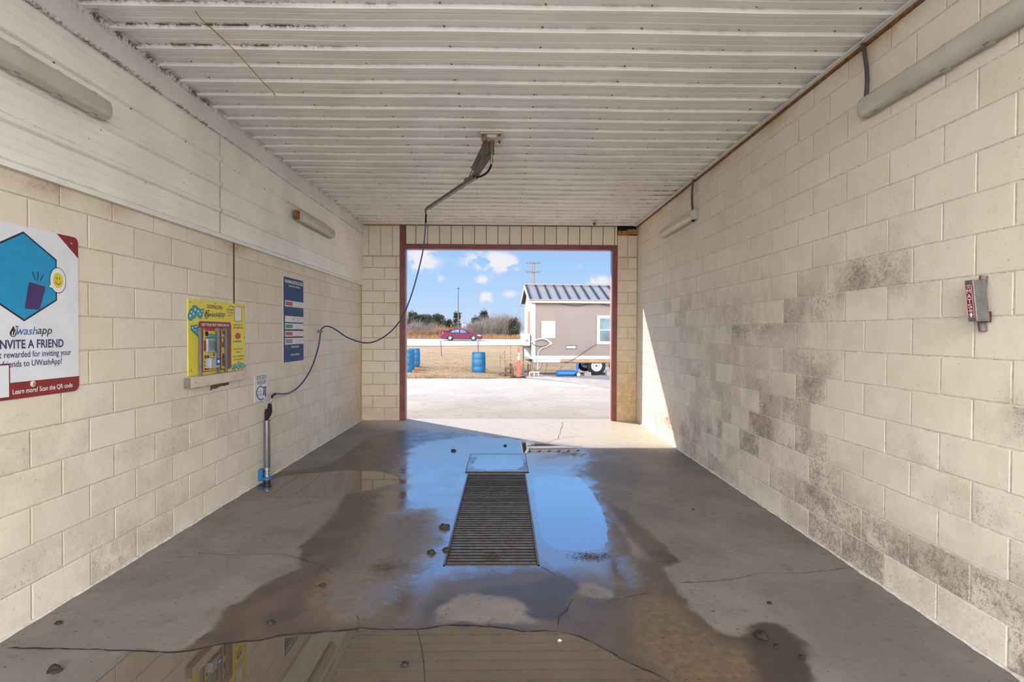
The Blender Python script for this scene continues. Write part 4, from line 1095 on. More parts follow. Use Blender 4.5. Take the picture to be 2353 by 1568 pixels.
# ================================================================== batten lights
M_DIFF = M('aged_light_diffuser', (.50, .475, .40), .28, var=.08, scale=4, coat=.3)
M_DIFFB = M('light_housing', (.40, .37, .30), .45, var=.15, scale=7, col2=(.22, .15, .08), thr=(.55, .7))
def batten(side, y0, y1, zc, label, xw, cap_far=True):
    f = 1 if side < 0 else -1
    o = thing('batten_light', (xw, (y0 + y1) / 2, zc), label, 'ceiling light' if False else 'batten light', None)
    def P_(d, z, y): return (xw + f * d, y, zc + z)
    prof = [(0, -.058), (.024, -.062), (.030, -.060), (.030, .060), (.024, .062), (0, .058)]
    mb = MB(); vs = [P_(d, z, y) for y in (y0, y1) for d, z in prof]; n_ = len(prof)
    mb.mesh(vs, [tuple(range(n_)), tuple(range(n_, 2 * n_))[::-1]] + [(i, (i + 1) % n_, (i + 1) % n_ + n_, i + n_) for i in range(n_)]); mb.build('housing', M_DIFFB, o)
    prof = [(.030, -.060), (.045, -.063), (.065, -.056), (.082, -.042), (.090, -.020), (.092, 0), (.090, .020), (.082, .042), (.065, .056), (.045, .063), (.030, .060)]
    st = [(y0 + .004, .55), (y0 + .012, .8), (y0 + .03, .95), (y0 + .06, 1), (y1 - .06, 1), (y1 - .03, .95), (y1 - .012, .8), (y1 - .004, .55)]
    mb = MB(); n_ = len(prof); vs = [P_(.03 + (d - .03) * k_, z * (.8 + .2 * k_), y) for y, k_ in st for d, z in prof]
    fs = [(r_ * n_ + i, r_ * n_ + i + 1, (r_ + 1) * n_ + i + 1, (r_ + 1) * n_ + i) for r_ in range(len(st) - 1) for i in range(n_ - 1)]
    fs += [tuple(range(n_)), tuple(range((len(st) - 1) * n_, len(st) * n_))[::-1]]
    mb.mesh(vs, fs); mb.build('diffuser', M_DIFF, o, smooth=True)
    k_ = y0 + .12
    while k_ < y1:
        for sz in (-1, 1):
            mb = MB(); b_ = [P_(.018, sz * .060, k_), P_(.052, sz * .062, k_), P_(.052, sz * .068, k_ + .005), P_(.018, sz * .069, k_ + .005), P_(.018, sz * .060, k_ + .04), P_(.052, sz * .062, k_ + .04), P_(.052, sz * .068, k_ + .035), P_(.018, sz * .069, k_ + .035)]
            mb.mesh(b_, [(0, 1, 2, 3), (4, 7, 6, 5), (0, 4, 5, 1), (3, 2, 6, 7), (0, 3, 7, 4), (1, 5, 6, 2)]); mb.build('clip', M_STEEL, o)
        k_ += .255
    return o
batten(-1, 2.06, 3.33, 2.872, 'grimy batten light on the white metal cladding nearest the camera', XL + .037)
fl_ = batten(-1, 6.35, 7.62, 2.908, 'small distant batten light on left metal cladding, rusty at one end', XL + .037)
batten(1, 2.14, 3.44, 2.975, 'long beige batten light on the right block wall nearest the camera', XR)
batten(1, 6.46, 7.78, 2.972, 'distant batten light on right block wall beneath a drooping conduit', XR)
MB().box(XL + .04, XL + .10, 6.31, 6.352, 2.85, 2.95).build('corroded_end', M_RUST, fl_, bevel=.004)
M_COND = M('dark_flexible_conduit', (.07, .06, .05), .55, var=.25)
def conduit(pts, r, label, x_, gland=None):
    P_ = catmull([hit(px, py, 0, x_) for px, py in pts], 6)
    o = thing('electrical_conduit', P_[0], label, 'conduit')
    MB().tube(P_, r, 10).build('conduit_tube', M_COND, o, smooth=True)
    if gland: MB().tube([P_[-1] + np.array([0, 0, .05]), P_[-1] + np.array([0, 0, .02]), P_[-1] - np.array([0, 0, .05])], [r, r * 1.9, r * 1.5], 10).build('gland', M_BLKRUB, o, smooth=True)
conduit([(1981, 92), (1987, 125), (1992, 165), (1992, 200), (1988, 235)], .013, 'dark flexible conduit drooping from ceiling to the nearest right-hand light', XR - .03)
conduit([(1594, 408), (1591, 430), (1590, 455), (1591, 480), (1593, 500)], .013, 'dark flexible conduit dropping to the distant right-hand light', XR - .04, True)

# ================================================================== MATS clamp on the right wall
cpx, cpy = hit(2245, 692, 0, XR - .06)[1], None
mc = thing('mat_clamp', (XR, 2.55, 1.69), 'grey floor mat clamp with red MATS label on right wall', 'mat clamp')
R1 = lambda px, py, off: hit(px, py, 0, XR - off)
M_CLIP = M('weathered_brown_metal', (.13, .115, .10), .55, var=.25, scale=25)
pp = [R1(2260, 634, .02), R1(2258, 655, .025), R1(2255, 680, .045), R1(2254, 700, .05), R1(2254, 725, .035), R1(2257, 748, .022), R1(2259, 762, .02)]
MB().tube(catmull(pp, 4), .017, 12).build('spring_bar', M_CLIP, mc, smooth=True)
t0, t1 = R1(2240, 648, .085), R1(2246, 737, .085)
yc0, yc1 = t0[1], t1[1]; hw = .024
mb = MB(); D0, D1 = .035, .10
def Q(yc, z, dy, d): return (XR - d, yc + dy, z)
z1, z0 = 1.800, 1.602
yt, yb_ = 2.555, 2.528
vs = [Q(yt, z1, hw, D1), Q(yt, z1, -hw, D1), Q(yb_, z0, -hw, D1), Q(yb_, z0, hw, D1), Q(yt, z1, hw, D0), Q(yt, z1, -hw, D0), Q(yb_, z0, -hw, D0), Q(yb_, z0, hw, D0)]
mb.mesh(vs, [(0, 1, 2, 3), (4, 7, 6, 5), (0, 4, 5, 1), (3, 2, 6, 7), (0, 3, 7, 4), (1, 5, 6, 2)]); mb.build('housing', M_GREY, mc, bevel=.004)
tl = unit(np.array(vs[0]) - np.array(vs[3]))
FM = Fr((XR - D1, (yt + yb_) / 2, (z0 + z1) / 2), (0, -1, 0), tl, (-1, 0, 0))
mb = MB(); mb.prism(rect(-.021, .017, -.082, .078), 0, .0012, FM); mb.build('red_label', M_MAROON, mc)
mb = MB()
for k_, ch in enumerate('MATS'): lettering(mb, ch, FM, -.013, .010, .036 - k_ * .024, .056 - k_ * .024, .0020, 0, 0)
mb.prism([(-.012, -.066), (.009, -.066), (-.0015, -.080)][::-1], .001, .002, FM); mb.prism(rect(-.006, .004, -.067, -.058), .001, .002, FM)
for b in (.070, .061, -.046, -.052): mb.prism(rect(-.010, .008, b, b + .003), .001, .002, FM)
for (a0, a1, b0, b1) in ((-.0195, -.0185, -.080, .076), (.0145, .0155, -.080, .076), (-.0195, .0155, .075, .076), (-.0195, .0155, -.080, -.079)): mb.prism(rect(a0, a1, b0, b1), .001, .0018, FM)
mb.build('lettering', M_WHITEINK, mc)
mb = MB(); mb.box(XR - .045, XR - .022, 2.510, 2.545, 1.598, 1.650); mb.build('red_backing', M('dark_red_plastic', (.10, .012, .012), .5), mc, bevel=.004)

# camera in the far corner
p = hit(1365, 521, 1, 9.1)
sc_ = thing('security_camera', (p[0], 9.1, H), 'small round camera on the ceiling above the doorway', 'security camera')
MB().lathe([(.045, 0), (.045, .018), (.03, .026)], (p[0] + .02, 9.1, H), n=18, axis=(0, 0, -1)).build('base', M_CREAM, sc_, smooth=True)
MB().tube([(p[0] + .02, 9.08, H - .06), (p[0] + .01, 9.06, H - .065), (p[0] - .01, 9.0, H - .075)], [.028, .034, .030], 16).build('body', M_CREAM, sc_, smooth=True)
MB().tube([(p[0] - .010, 9.0, H - .075), (p[0] - .012, 8.992, H - .0762)], .024, 16).build('lens', M_BLACK, sc_, smooth=True)

# thin red cord caught along the ceiling
cd = [hit(x, y, 2, H - .022) for x, y in ((445, 25), (460, 42), (490, 70), (520, 98), (555, 135), (600, 185), (625, 210), (634, 222))]
for i, p in enumerate(cd): p[0] += R.uniform(-.012, .012)
tag(MB().tube(catmull(cd, 4), .0026, 5).build('red_cord', M('red_cord', (.42, .06, .04), .6)), 'thin red cord strung along the near left of the ceiling', 'cord')

# ================================================================== drain
dg = thing('drain_grate', ((GX0 + GX1) / 2, (GY0 + GY1) / 2, 0), 'long dark steel bar grate over the floor drain', 'drain grate')
M_GRATE = M('grimy_grate_steel', (.050, .044, .042), .34, metal=.55, var=.35, scale=22, col2=(.05, .032, .02), thr=(.5, .66), bump=.0008)
M_ANG = M('worn_angle_steel', (.12, .09, .07), .45, metal=.4, var=.3, scale=20)
mb = MB()
for (a0, a1, b0, b1) in ((GX0, GX0 + .014, GY0, GY1), (GX1 - .014, GX1, GY0, GY1), (GX0, GX1, GY0, GY0 + .010), (GX0, GX1, GY1 - .010, GY1)): mb.box(a0, a1, b0, b1, -.05, .003)
mb.build('frame', M_ANG, dg)
ymid = hit(1130, 1170, 2, 0)[1]
for (b0, b1) in ((GY0 + .014, ymid - .004), (ymid + .004, GY1 - .014)):
    mb = MB(); n_ = int(round((b1 - b0) / .0505)); pt_ = (b1 - b0) / n_
    for k_ in range(n_):
        yc = b0 + (k_ + .5) * pt_; dz = R.uniform(-.0015, .001); r_ = .0165
        pr_ = [(r_ * math.cos(t), r_ * .95 * math.sin(t)) for t in np.linspace(-.5, math.pi + .5, 9)]
        L = len(pr_); x0_, x1_ = GX0 + .016, GX1 - .016
        vs = [(x0_, yc + a, -.020 + b + dz) for a, b in pr_] + [(x1_, yc + a, -.020 + b + dz) for a, b in pr_]
        mb.mesh(vs, [(i, i + 1, L + i + 1, L + i) for i in range(L - 1)] + [tuple(range(L)), tuple(range(L, 2 * L))[::-1], (0, L, 2 * L - 1, L - 1)])
    for xr in (GX0 + .12, GX1 - .12, (GX0 + GX1) / 2): mb.box(xr - .005, xr + .005, b0, b1, -.075, -.028)
    mb.build('grate_section', M_GRATE, dg, smooth=True)
dc = thing('drain_cover', (-.08, 6.35, 0), 'square cover plate holding a puddle beyond the drain grate', 'drain cover')
cx_ = np.linspace(-.415, .262, 22); cyv = np.linspace(5.945, 6.80, 30)
a_, b_ = np.meshgrid(cx_, cyv); PP = np.stack([a_.ravel(), b_.ravel()], 1)
mb = MB(); mb.v = [(a, b, .006) for a, b in PP]; nx = len(cx_)
for i in range(len(cyv) - 1):
    for j in range(nx - 1): mb.f.append((i * nx + j, i * nx + j + 1, (i + 1) * nx + j + 1, (i + 1) * nx + j)); mb.m.append(0)
at = floor_attrs(PP); at['sd_film'] = np.maximum(at['sd_film'], -.02); at['sd_ripple'][:] = .8
mb.build('plate', M_FLOOR, dc, attrs=at)
mb = MB(); e = .006
for (a0, a1, b0, b1) in ((-.427, -.415, 5.935, 6.81), (.262, .274, 5.935, 6.81), (-.427, .274, 6.80, 6.812), (-.427, .274, 5.93, 5.945)): mb.box(a0, a1, b0, b1, .0, .0085)
mb.build('rim', M_ANG, dc)
mb = MB(); mb.box(-.427, .274, 5.905, 5.925, -.0, .0045); mb.build('gap_strip', M_CRACK, dc)

# ================================================================== mud clods and wet straw on the floor
M_MUD = M('wet_mud_clod', (.022, .014, .009), .75, var=.5, scale=60, bump=.004, bscale=90)
clods = [((1021, 1213), .034, 'largest brown mud clod, left of the drain grate halfway along'), ((991, 1272), .028, 'mud clod left of the near end of the drain grate'),
         ((1026, 1266), .026, 'mud clod caught on the near left corner of the grate'), ((741, 1347), .018, 'lone round mud clod in the damp area left of the ripples'), ((1042, 1037), .030, 'mud clod in the far blue wet area, left of cover plate'),
         ((1161, 1025), .022, 'small mud clod in shallow water beyond the cover plate'), ((1748, 1464), .030, 'shiny dark mud clod on the oily stain at right'), ((1783, 1487), .014, 'small dark pebble just past the shiny clod on the oily stain'),
         ((125, 1544), .028, 'dark leaf-like clod in the near left corner of the floor'), ((930, 1529), .016, 'dark pebble lying in the near puddle, beside the reflected cord'), ((1286, 1473), .010, 'pale pebble in the near puddle by the slab crack'),
         ((1593, 1172), .010, 'tiny mud crumb on the dry floor right of the blue puddle'), ((1843, 1513), .014, 'dark pebble at the far right edge of the oily stain'), ((622, 1433), .018, 'flattened mud clod left of centre near the slab crack'), ((135, 1434), .016, 'dark crumb beside the left wall in the foreground'),
         ((1768, 1388), .012, 'dark crumb on the dry floor toward the right foreground')]
for i, ((px, py), r_, lb) in enumerate(clods):
    p = hit(px, py, 2, 0)
    o = MB().blob((p[0], p[1], r_ * .18), (r_, r_ * .8, r_ * .62), seed=i + 3, rough=.7, sub=3).build('mud_clod', M_MUD if 'pale' not in lb else M_CAULK, smooth='all', origin=(p[0], p[1], 0)); tag(o, lb, 'mud clod', 'bits of mud on the bay floor')
M_STRAW = M('wet_straw', (.055, .032, .016), .5, var=.4, scale=50)
def straw(name, c_, rx, ry, n_, label):
    mb = MB()
    for k_ in range(n_):
        a = R.gauss(0, 1) * rx; b = R.gauss(0, 1) * ry; t = R.uniform(0, math.pi); L = R.uniform(.005, .022)
        p = np.array([c_[0] + a, c_[1] + b, .003 + R.random() * .006]); d = np.array([math.cos(t), math.sin(t), R.uniform(-.1, .1)]) * L
        mb.tube([p - d, p + d * .2 + np.array([0, R.uniform(-.004, .004), .002]), p + d], .0010, 4, cap=False)
    return tag(mb.build(name, M_STRAW), label, 'debris', kind='stuff')
p = hit(1357, 1281, 2, 0); straw('straw_debris', p, .07, .035, 150, 'scatter of wet straw on the blue film right of the grate')
p = hit(880, 1305, 2, 0); straw('straw_debris', p, .10, .05, 120, 'scatter of straw and mud in the ripples left of the grate')
p = hit(1130, 1282, 2, 0); straw('straw_debris', (p[0], p[1], .004), .035, .03, 80, 'clump of straw stuck on the near end of the drain grate')
p = hit(1312, 1044, 2, 0); straw('straw_debris', p, .10, .06, 90, 'straw scattered at the far edge of the wet floor')
p = hit(965, 1205, 2, 0); straw('straw_debris', p, .14, .09, 80, 'thin straw bits on the wet film left of the grate')
# ================================================================== outside
GP = [(-60, 0), (9.62, 0), (18.5, -.02), (22, -.09), (30, -.12), (45, -.04), (55, .10), (62, .32), (68, .50), (75, .62), (85, .66), (140, .70), (600, .9)]
def GZ(y):
    for (a, za), (b, zb) in zip(GP[:-1], GP[1:]):
        if y <= b: return za + (zb - za) * max(0, (y - a) / (b - a))
    return GP[-1][1]
def G(px, py):
    z = 0
    for _ in range(30): h = hit(px, py, 2, z); z = .5 * z + .5 * GZ(min(h[1], 500)) if h[1] > 0 else z
    return h
def at_x(px, y): return hit(px, 765, 1, y)[0]

def ground_mat(name, c1, c2, c3, s1, s2, bump, rough=.9):
    m = bpy.data.materials.new(name); m.use_nodes = True
    t = NT(m.node_tree); b = t.n['Principled BSDF']; c = t.add('ShaderNodeTexCoord').outputs['Object']
    a = t.noise(c, s1, 6, .65); d = t.noise(c, s2, 6, .7)
    col = t.mix(t.rng(a, .38, .62), c1, c2); col = t.mix(t.rng(d, .52, .68), col, c3)
    t.link(col, b.inputs['Base Color']); b.inputs['Roughness'].default_value = rough; b.inputs['Specular IOR Level'].default_value = .25
    bp = t.add('ShaderNodeBump'); bp.inputs['Distance'].default_value = bump; t.link(d, bp.inputs['Height']); t.link(bp.outputs[0], b.inputs['Normal'])
    return m
M_APRON = ground_mat('sunny_concrete', (.36, .30, .24), (.41, .352, .29), (.31, .23, .16), .7, 5.5, .002)
M_FIELD = ground_mat('dry_grass_ground', (.225, .15, .072), (.28, .19, .097), (.165, .115, .062), .45, 3.0, .02)
M_ROAD = ground_mat('pale_road', (.31, .29, .265), (.36, .34, .31), (.29, .27, .24), .2, 2.0, .002)
M_GRAVEL = ground_mat('pale_gravel', (.29, .25, .21), (.36, .31, .27), (.20, .16, .13), 2.0, 22.0, .012)
def gridmesh(x0, x1, y0, y1, nx, ny, dz=0, jit=0):
    mb = MB(); xs_ = np.linspace(x0, x1, nx); ys_ = np.linspace(y0, y1, ny)
    mb.v = [(a, b, GZ(b) + dz + (jit * mnoise.noise(Vector((a * .6, b * .6, 0))) if jit else 0)) for b in ys_ for a in xs_]
    for i in range(ny - 1):
        for j in range(nx - 1): mb.f.append((i * nx + j, i * nx + j + 1, (i + 1) * nx + j + 1, (i + 1) * nx + j)); mb.m.append(0)
    return mb
struct(gridmesh(-90, 110, 16.5, 100, 80, 160, -.012, .02).build('dry_grass_field', M_FIELD, smooth='all'))
struct(gridmesh(-500, 500, 99, 590, 10, 10, -.02).build('far_field', M_FIELD))
struct(MB().poly([(-40, -45, -.01), (40, -45, -.01), (40, YF, -.01), (-40, YF, -.01)]).build('driveway', ground_mat('pale_driveway_concrete', (.60, .56, .51), (.68, .64, .58), (.5, .44, .38), .7, 5.5, .002)))
struct(MB().poly([(-40, YF, -.012), (XL - .3, YF, -.012), (XL - .3, YO, -.012), (-40, YO, -.012)]).poly([(XR + .3, YF, -.012), (40, YF, -.012), (40, YO, -.012), (XR + .3, YO, -.012)]).build('side_yard', M_APRON))
e1 = [hit(*p, 2, 0)[:2] for p in ((1232, 870), (1262, 873), (1300, 877), (1340, 883), (1402, 893))]
far_l = [(-40, 18.0), (-6, 18.1), (-2.3, 18.25), (-.5, 18.2), (.6, 18.5)]
outl = [(-40, YO)] + far_l + [tuple(p) for p in e1] + [(6.0, 13.0), (20, 11.5), (20, YO)]
gr_out = [(.6, 18.55)] + [tuple(p) for p in e1] + [(6.0, 13.0), (20, 11.5), (30, 30), (4, 26), (2.0, 21.5), (.9, 20.2)]
mb = MB()
import bmesh
def flat_poly(name, outline, dz, mat, cuts=0):
    bm = bmesh.new(); vs = [bm.verts.new((p[0], p[1], 0)) for p in outline]; bm.faces.new(vs); bmesh.ops.triangulate(bm, faces=bm.faces[:])
    for y in (10, 11, 13, 15, 17, 18.5, 20, 22, 24, 26, 28): bmesh.ops.bisect_plane(bm, geom=bm.verts[:] + bm.edges[:] + bm.faces[:], plane_co=(0, y, 0), plane_no=(0, 1, 0))
    for v in bm.verts: v.co.z = GZ(v.co.y) + dz
    bm.normal_update()
    for f in bm.faces:
        if f.normal.z < 0: f.normal_flip()
    me = bpy.data.meshes.new(name); bm.to_mesh(me); bm.free(); me.materials.append(mat)
    o = bpy.data.objects.new(name, me); COL.objects.link(o); return struct(o)
flat_poly('concrete_apron', outl, .0, M_APRON); flat_poly('gravel_patch', gr_out, .006, M_GRAVEL)
mb = MB(); L_ = []
for xx in np.linspace(-90, 110, 40): L_.append((xx, 55.2 + .28 * (xx + 10) * .6 if xx > -10 else 55.2, 74.2))
for (a, b) in zip(L_[:-1], L_[1:]):
    n_ = 12
    for k_ in range(n_):
        def pt_(q, t): y = q[1] + (q[2] - q[1]) * t; return (q[0], y, GZ(y) + .03)
        mb.poly([pt_(a, k_ / n_), pt_(b, k_ / n_), pt_(b, (k_ + 1) / n_), pt_(a, (k_ + 1) / n_)])
struct(mb.build('road', M_ROAD))

# dry grass: uncountable blades on the strip beyond the concrete
M_BLADE = M('dry_grass_blades', (.24, .16, .08), .8, var=.35, scale=3, spec=.2)
mb = MB(); RG = random.Random(11)
for k_ in range(26000):
    y = 18.3 + 24 * RG.random() ** 2.0; x = y * RG.uniform(-.21, .22)
    if y < 26 and x > .7 + (y - 18) * .12: continue
    d = RG.random(); hgt = RG.uniform(.02, .07) * (1.5 if mnoise.noise(Vector((x * .8, y * .5, 0))) > .1 else .7)
    w_ = .003 + .00022 * y; a = RG.uniform(0, math.pi); lx, ly = RG.gauss(0, .03), RG.gauss(0, .03); z = GZ(y) - .01
    ca, sa = math.cos(a) * w_, math.sin(a) * w_
    mb.poly([(x - ca, y - sa, z), (x + ca, y + sa, z), (x + lx, y + ly, z + hgt)])
tag(mb.build('dry_grass', M_BLADE), 'tan winter grass growing between the concrete and the road', 'grass', kind='stuff')

# ---- trees and brush beyond the road
M_TWIG = M('grey_bare_twigs', (.15, .125, .112), .85, var=.3, scale=1.5, spec=.2)
M_TWIGB = M('rusty_dry_brush', (.20, .115, .06), .85, var=.35, scale=1.5, spec=.2)
M_NEEDLE = M('dark_cedar_foliage', (.045, .052, .034), .8, var=.4, scale=2.0, spec=.2)
M_BARK = M('grey_bark', (.22, .18, .15), .9, var=.3, scale=6)
def twigs(mb, base, w_, h_, n, rg, r0=.035, lean=0):
    for k_ in range(n):
        a = rg.uniform(0, 2 * math.pi); rr = math.sqrt(rg.random()); x = base[0] + math.cos(a) * rr * w_ * .3; y = base[1] + math.sin(a) * rr * w_ * .3
        d = np.array([math.cos(a) * rr * .8 + rg.gauss(0, .25), math.sin(a) * rr * .5, 1.1 + rg.random() * .5]); d = unit(d)
        L = h_ * rg.uniform(.55, 1.0) * (1 - .35 * rr); p = np.array([x, y, base[2] + .0]); pts = [p]
        for s_ in range(3):
            p = p + d * L / 3; d = unit(d + np.array([rg.gauss(0, .2), rg.gauss(0, .2), .05])); pts.append(p)
        mb.tube(pts, [r0, r0 * .7, r0 * .5, r0 * .25], 3, cap=False)
        for q in range(5):
            t = rg.uniform(.3, 1); i = min(2, int(t * 3)); b = pts[i] + (pts[i + 1] - pts[i]) * (t * 3 - i)
            dd = unit(d + np.array([rg.gauss(0, .7), rg.gauss(0, .6), rg.gauss(.15, .4)])); LL = h_ * rg.uniform(.08, .22)
            mb.tube([b, b + dd * LL * .5, b + unit(dd + np.array([rg.gauss(0, .3), 0, .2])) * LL], [r0 * .5, r0 * .35, r0 * .2], 3, cap=False)
def bush(name, px, wpx, top, Y, n, mat, label, cat='bush', r0=.03, seed=1, group=None):
    rg = random.Random(seed); s_ = Y / FPX; x = at_x(px, Y); z = GZ(Y) - .02; h_ = (EYE[2] + (765 - top) * s_) - z
    mb = MB(); twigs(mb, (x, Y, z), wpx * s_ * 1.25, h_ * 1.12, int(n * 1.9), rg, r0)
    mb2 = None
    o = mb.build(name, mat, origin=(x, Y, z)); tag(o, label, cat, group); return o
def cedar(px, wpx, top, Y, label, seed=1, dens=1.0, base_w=.5):
    rg = random.Random(seed); s_ = Y / FPX; x = at_x(px, Y); z = GZ(Y) - .02; h_ = (EYE[2] + (765 - top) * s_) - z; w_ = wpx * s_
    o = thing('cedar_tree', (x, Y, z), label, 'tree')
    MB().tube([(x, Y, z), (x + .1, Y, z + h_ * .5), (x, Y, z + h_ * .93)], [.16, .1, .03], 7).build('trunk', M_BARK, o)
    mb = MB(); n = int(260 * dens)
    for k_ in range(n):
        t = rg.random() ** .8; rad = w_ / 2 * (.75 + .5 * mnoise.noise(Vector((t * 5, seed, rg.random() * .3)))) * 1.15 * (base_w + (1 - base_w) * (1 - t)) * math.sqrt(rg.random()) * (1.0 if t < .75 else .6); a = rg.uniform(0, 2 * math.pi)
        rad *= 1.4 if rg.random() < .12 else 1.0; c_ = np.array([x + math.cos(a) * rad, Y + math.sin(a) * rad * .8, z + h_ * (.12 + .86 * t)]); cr = rg.uniform(.25, .62)
        dirn = unit([math.cos(a), math.sin(a) * .8, .7])
        for q in range(16):
            d = unit(dirn + np.array([rg.gauss(0, .6), rg.gauss(0, .6), rg.gauss(0, .5)])); p = c_ + d * cr * rg.random(); s2 = rg.uniform(.04, .11)
            e = unit(np.cross(d, [rg.random(), rg.random(), rg.random()])) * s2
            mb.poly([p - e, p + e, p + d * s2 * 3])
    mb.build('foliage', M_NEEDLE, o); return o
cedar(972, 62, 728, 84, 'broad dark cedar at the far left, left of the car', 3, 1.5, .85)
cedar(949, 40, 722, 88, 'leaning cedar seen beside the left door post', 4, .8, .6)
cedar(1006, 30, 726, 86, 'cedar with ragged top, first one left of the car', 5, .8, .8)
cedar(1031, 30, 740, 90, 'low cedar behind the tail of the car', 6, .6, .8)
cedar(1050, 12, 722, 92, 'slim cedar right behind the thin light pole', 7, .45, .8)
cedar(1098, 44, 733, 84, 'cedar showing dark green behind bare brush right of the house', 8, 1.0, .7)
cedar(1112, 20, 717, 88, 'tall-tipped cedar right of the house, above the bare brush', 9, .6, .6)
cedar(1180, 18, 737, 82, 'dark cedar at the right end of the bare brush', 10, .6, .9)
bush('bare_bush', 1112, 60, 728, 81, 330, M_TWIG, 'wide grey bare bush above the front of the car', 'bush', .026, 21)
bush('bare_bush', 1150, 62, 716, 83, 420, M_TWIG, 'tallest grey bare bush, right of the car', 'bush', .026, 22)
bush('bare_bush', 1168, 44, 722, 85, 260, M_TWIG, 'grey bare bush nearest the trailer, with spiky top', 'bush', .026, 23)
bush('bare_bush', 1085, 34, 742, 80, 170, M_TWIG, 'low grey bush right above the car hood', 'bush', .024, 24)
bush('bare_bush', 957, 44, 737, 80, 230, M_TWIG, 'grey bare bush by the left door post', 'bush', .024, 25)
bush('bare_bush', 1000, 30, 740, 80, 120, M_TWIG, 'pale grey bush between brown brush left of the car', 'bush', .024, 26)
bush('bare_tree', 1068, 14, 735, 90, 30, M_TWIG, 'small bare tree standing by the house roof', 'tree', .03, 27)
for i, (px, wpx, top, lb) in enumerate(((948, 26, 757, 'brown brush at the very left edge of the doorway view'), (975, 30, 755, 'brown brush below the broad cedar'), (1008, 28, 748, 'rust brown brush just left of the car tail'),
                                        (1033, 28, 746, 'rust brown brush behind the car boot'), (1066, 12, 750, 'small tuft of brown brush beside the house'), (1084, 16, 758, 'brown brush behind the windscreen of the car'), (1130, 26, 763, 'low brown brush at the foot of the tallest bare bush'),
                                        (1190, 30, 770, 'low brown brush by the distant poles'))):
    bush('dry_brush', px, wpx, top, 78 + i * .2, 90, M_TWIGB, lb, 'brush', .026, 40 + i)
mb = MB(); rg = random.Random(5)
for k_ in range(2600):
    y = rg.uniform(75, 80); x = y * rg.uniform(-.2, .06); z = GZ(y); h_ = rg.uniform(.25, .8)
    mb.poly([(x - .03, y, z), (x + .03, y, z), (x + rg.gauss(0, .12), y, z + h_)])
tag(mb.build('roadside_weeds', M_TWIGB), 'brown weeds along the far verge of the road', 'weeds', kind='stuff')

# house roof behind the brush
hs_ = thing('house', (at_x(1058, 112), 112, GZ(112)), 'pale low house with grey roof partly hidden behind the brush', 'house')
x0, x1 = at_x(1041, 112), at_x(1076, 112)
MB().box(x0, x1, 112, 118, GZ(112) - .1, 2.5).build('walls', M('pale_house_wall', (.50, .50, .52), .7), hs_)
mb = MB(); zr = 1.54 + 20 * 112 / FPX
mb.mesh([(x0 - .4, 111.5, 2.45), (x1 + .4, 111.5, 2.45), (x1 + .4, 118.5, 2.45), (x0 - .4, 118.5, 2.45), (x0 + 1.2, 115, zr), (x1 - 1.0, 115, zr)], [(0, 1, 5, 4), (2, 3, 4, 5), (1, 2, 5), (3, 0, 4), (3, 2, 1, 0)]); mb.build('roof', M('grey_brown_shingle', (.34, .29, .27), .85), hs_)

M_RUSTD = M('dark_rusty_steel', (.085, .04, .02), .8, var=.4, scale=30)
# ---- poles
M_POLE = M('weathered_pole_wood', (.13, .115, .095), .85, var=.25, scale=3)
M_DPOLE = M('dark_pole_metal', (.04, .045, .05), .5)
Y = 60; px_ = 1226; x = at_x(px_, Y); s_ = Y / FPX; zt_ = 1.54 + (765 - 600) * s_
up = thing('utility_pole', (x, Y, GZ(Y)), 'thick wooden utility pole with two crossarms behind the trailer roof', 'utility pole')
MB().tube([(x, Y, GZ(Y)), (x - .05, Y, zt_)], [.24, .155], 12).build('pole', M_POLE, up, smooth=True)
for zc in (1.54 + (765 - 605.5) * s_, 1.54 + (765 - 626) * s_):
    mb = MB(); mb.box(x - .86, x + .76, Y - .24, Y - .12, zc - .05, zc + .05); ca = mb.build('crossarm', M_DPOLE, up)
    for dx in (-.8, -.45, .4, .7): MB().lathe([(.03, 0), (.06, .06), (.035, .09), (.06, .13), (.02, .17)], (x + dx, Y - .18, zc + .05), n=8).build('insulator', M_GREY, ca)
for i, (px, top, Y) in enumerate(((1194.5, 698, 95), (1190, 711, 130), (1187, 720, 170), (1184.3, 727, 210))):
    x = at_x(px, Y); zt_ = 1.54 + (765 - top) * Y / FPX; r_ = .7 * Y / FPX
    r_ *= .7; o = thing('power_pole', (x, Y, GZ(Y)), ('nearest and tallest of the thin poles left of the trailer', 'second of the thin poles receding left of the trailer', 'third of the thin receding poles left of the trailer', 'farthest, shortest pole of the thin receding row')[i], 'pole')
    MB().tube([(x, Y, GZ(Y)), (x, Y, zt_)], [r_ * .8, r_ * .55], 8).build('pole', M_POLE, o)
    MB().box(x - .7, x + .7, Y - .05, Y + .05, zt_ - .5, zt_ - .42).build('crossarm', M_POLE, o)
Y = 76; x = at_x(1052.8, Y); zt_ = 1.54 + (765 - 665.5) * Y / FPX
o = thing('light_pole', (x, Y, GZ(Y)), 'tall thin dark pole standing right behind the car', 'pole')
MB().tube([(x, Y, GZ(Y)), (x, Y, zt_)], [.085, .06], 8).build('pole', M_DPOLE, o); MB().lathe([(.07, 0), (.16, .04), (.16, .16), (.05, .2)], (x, Y, zt_), n=10).build('lamp_head', M_DPOLE, o)
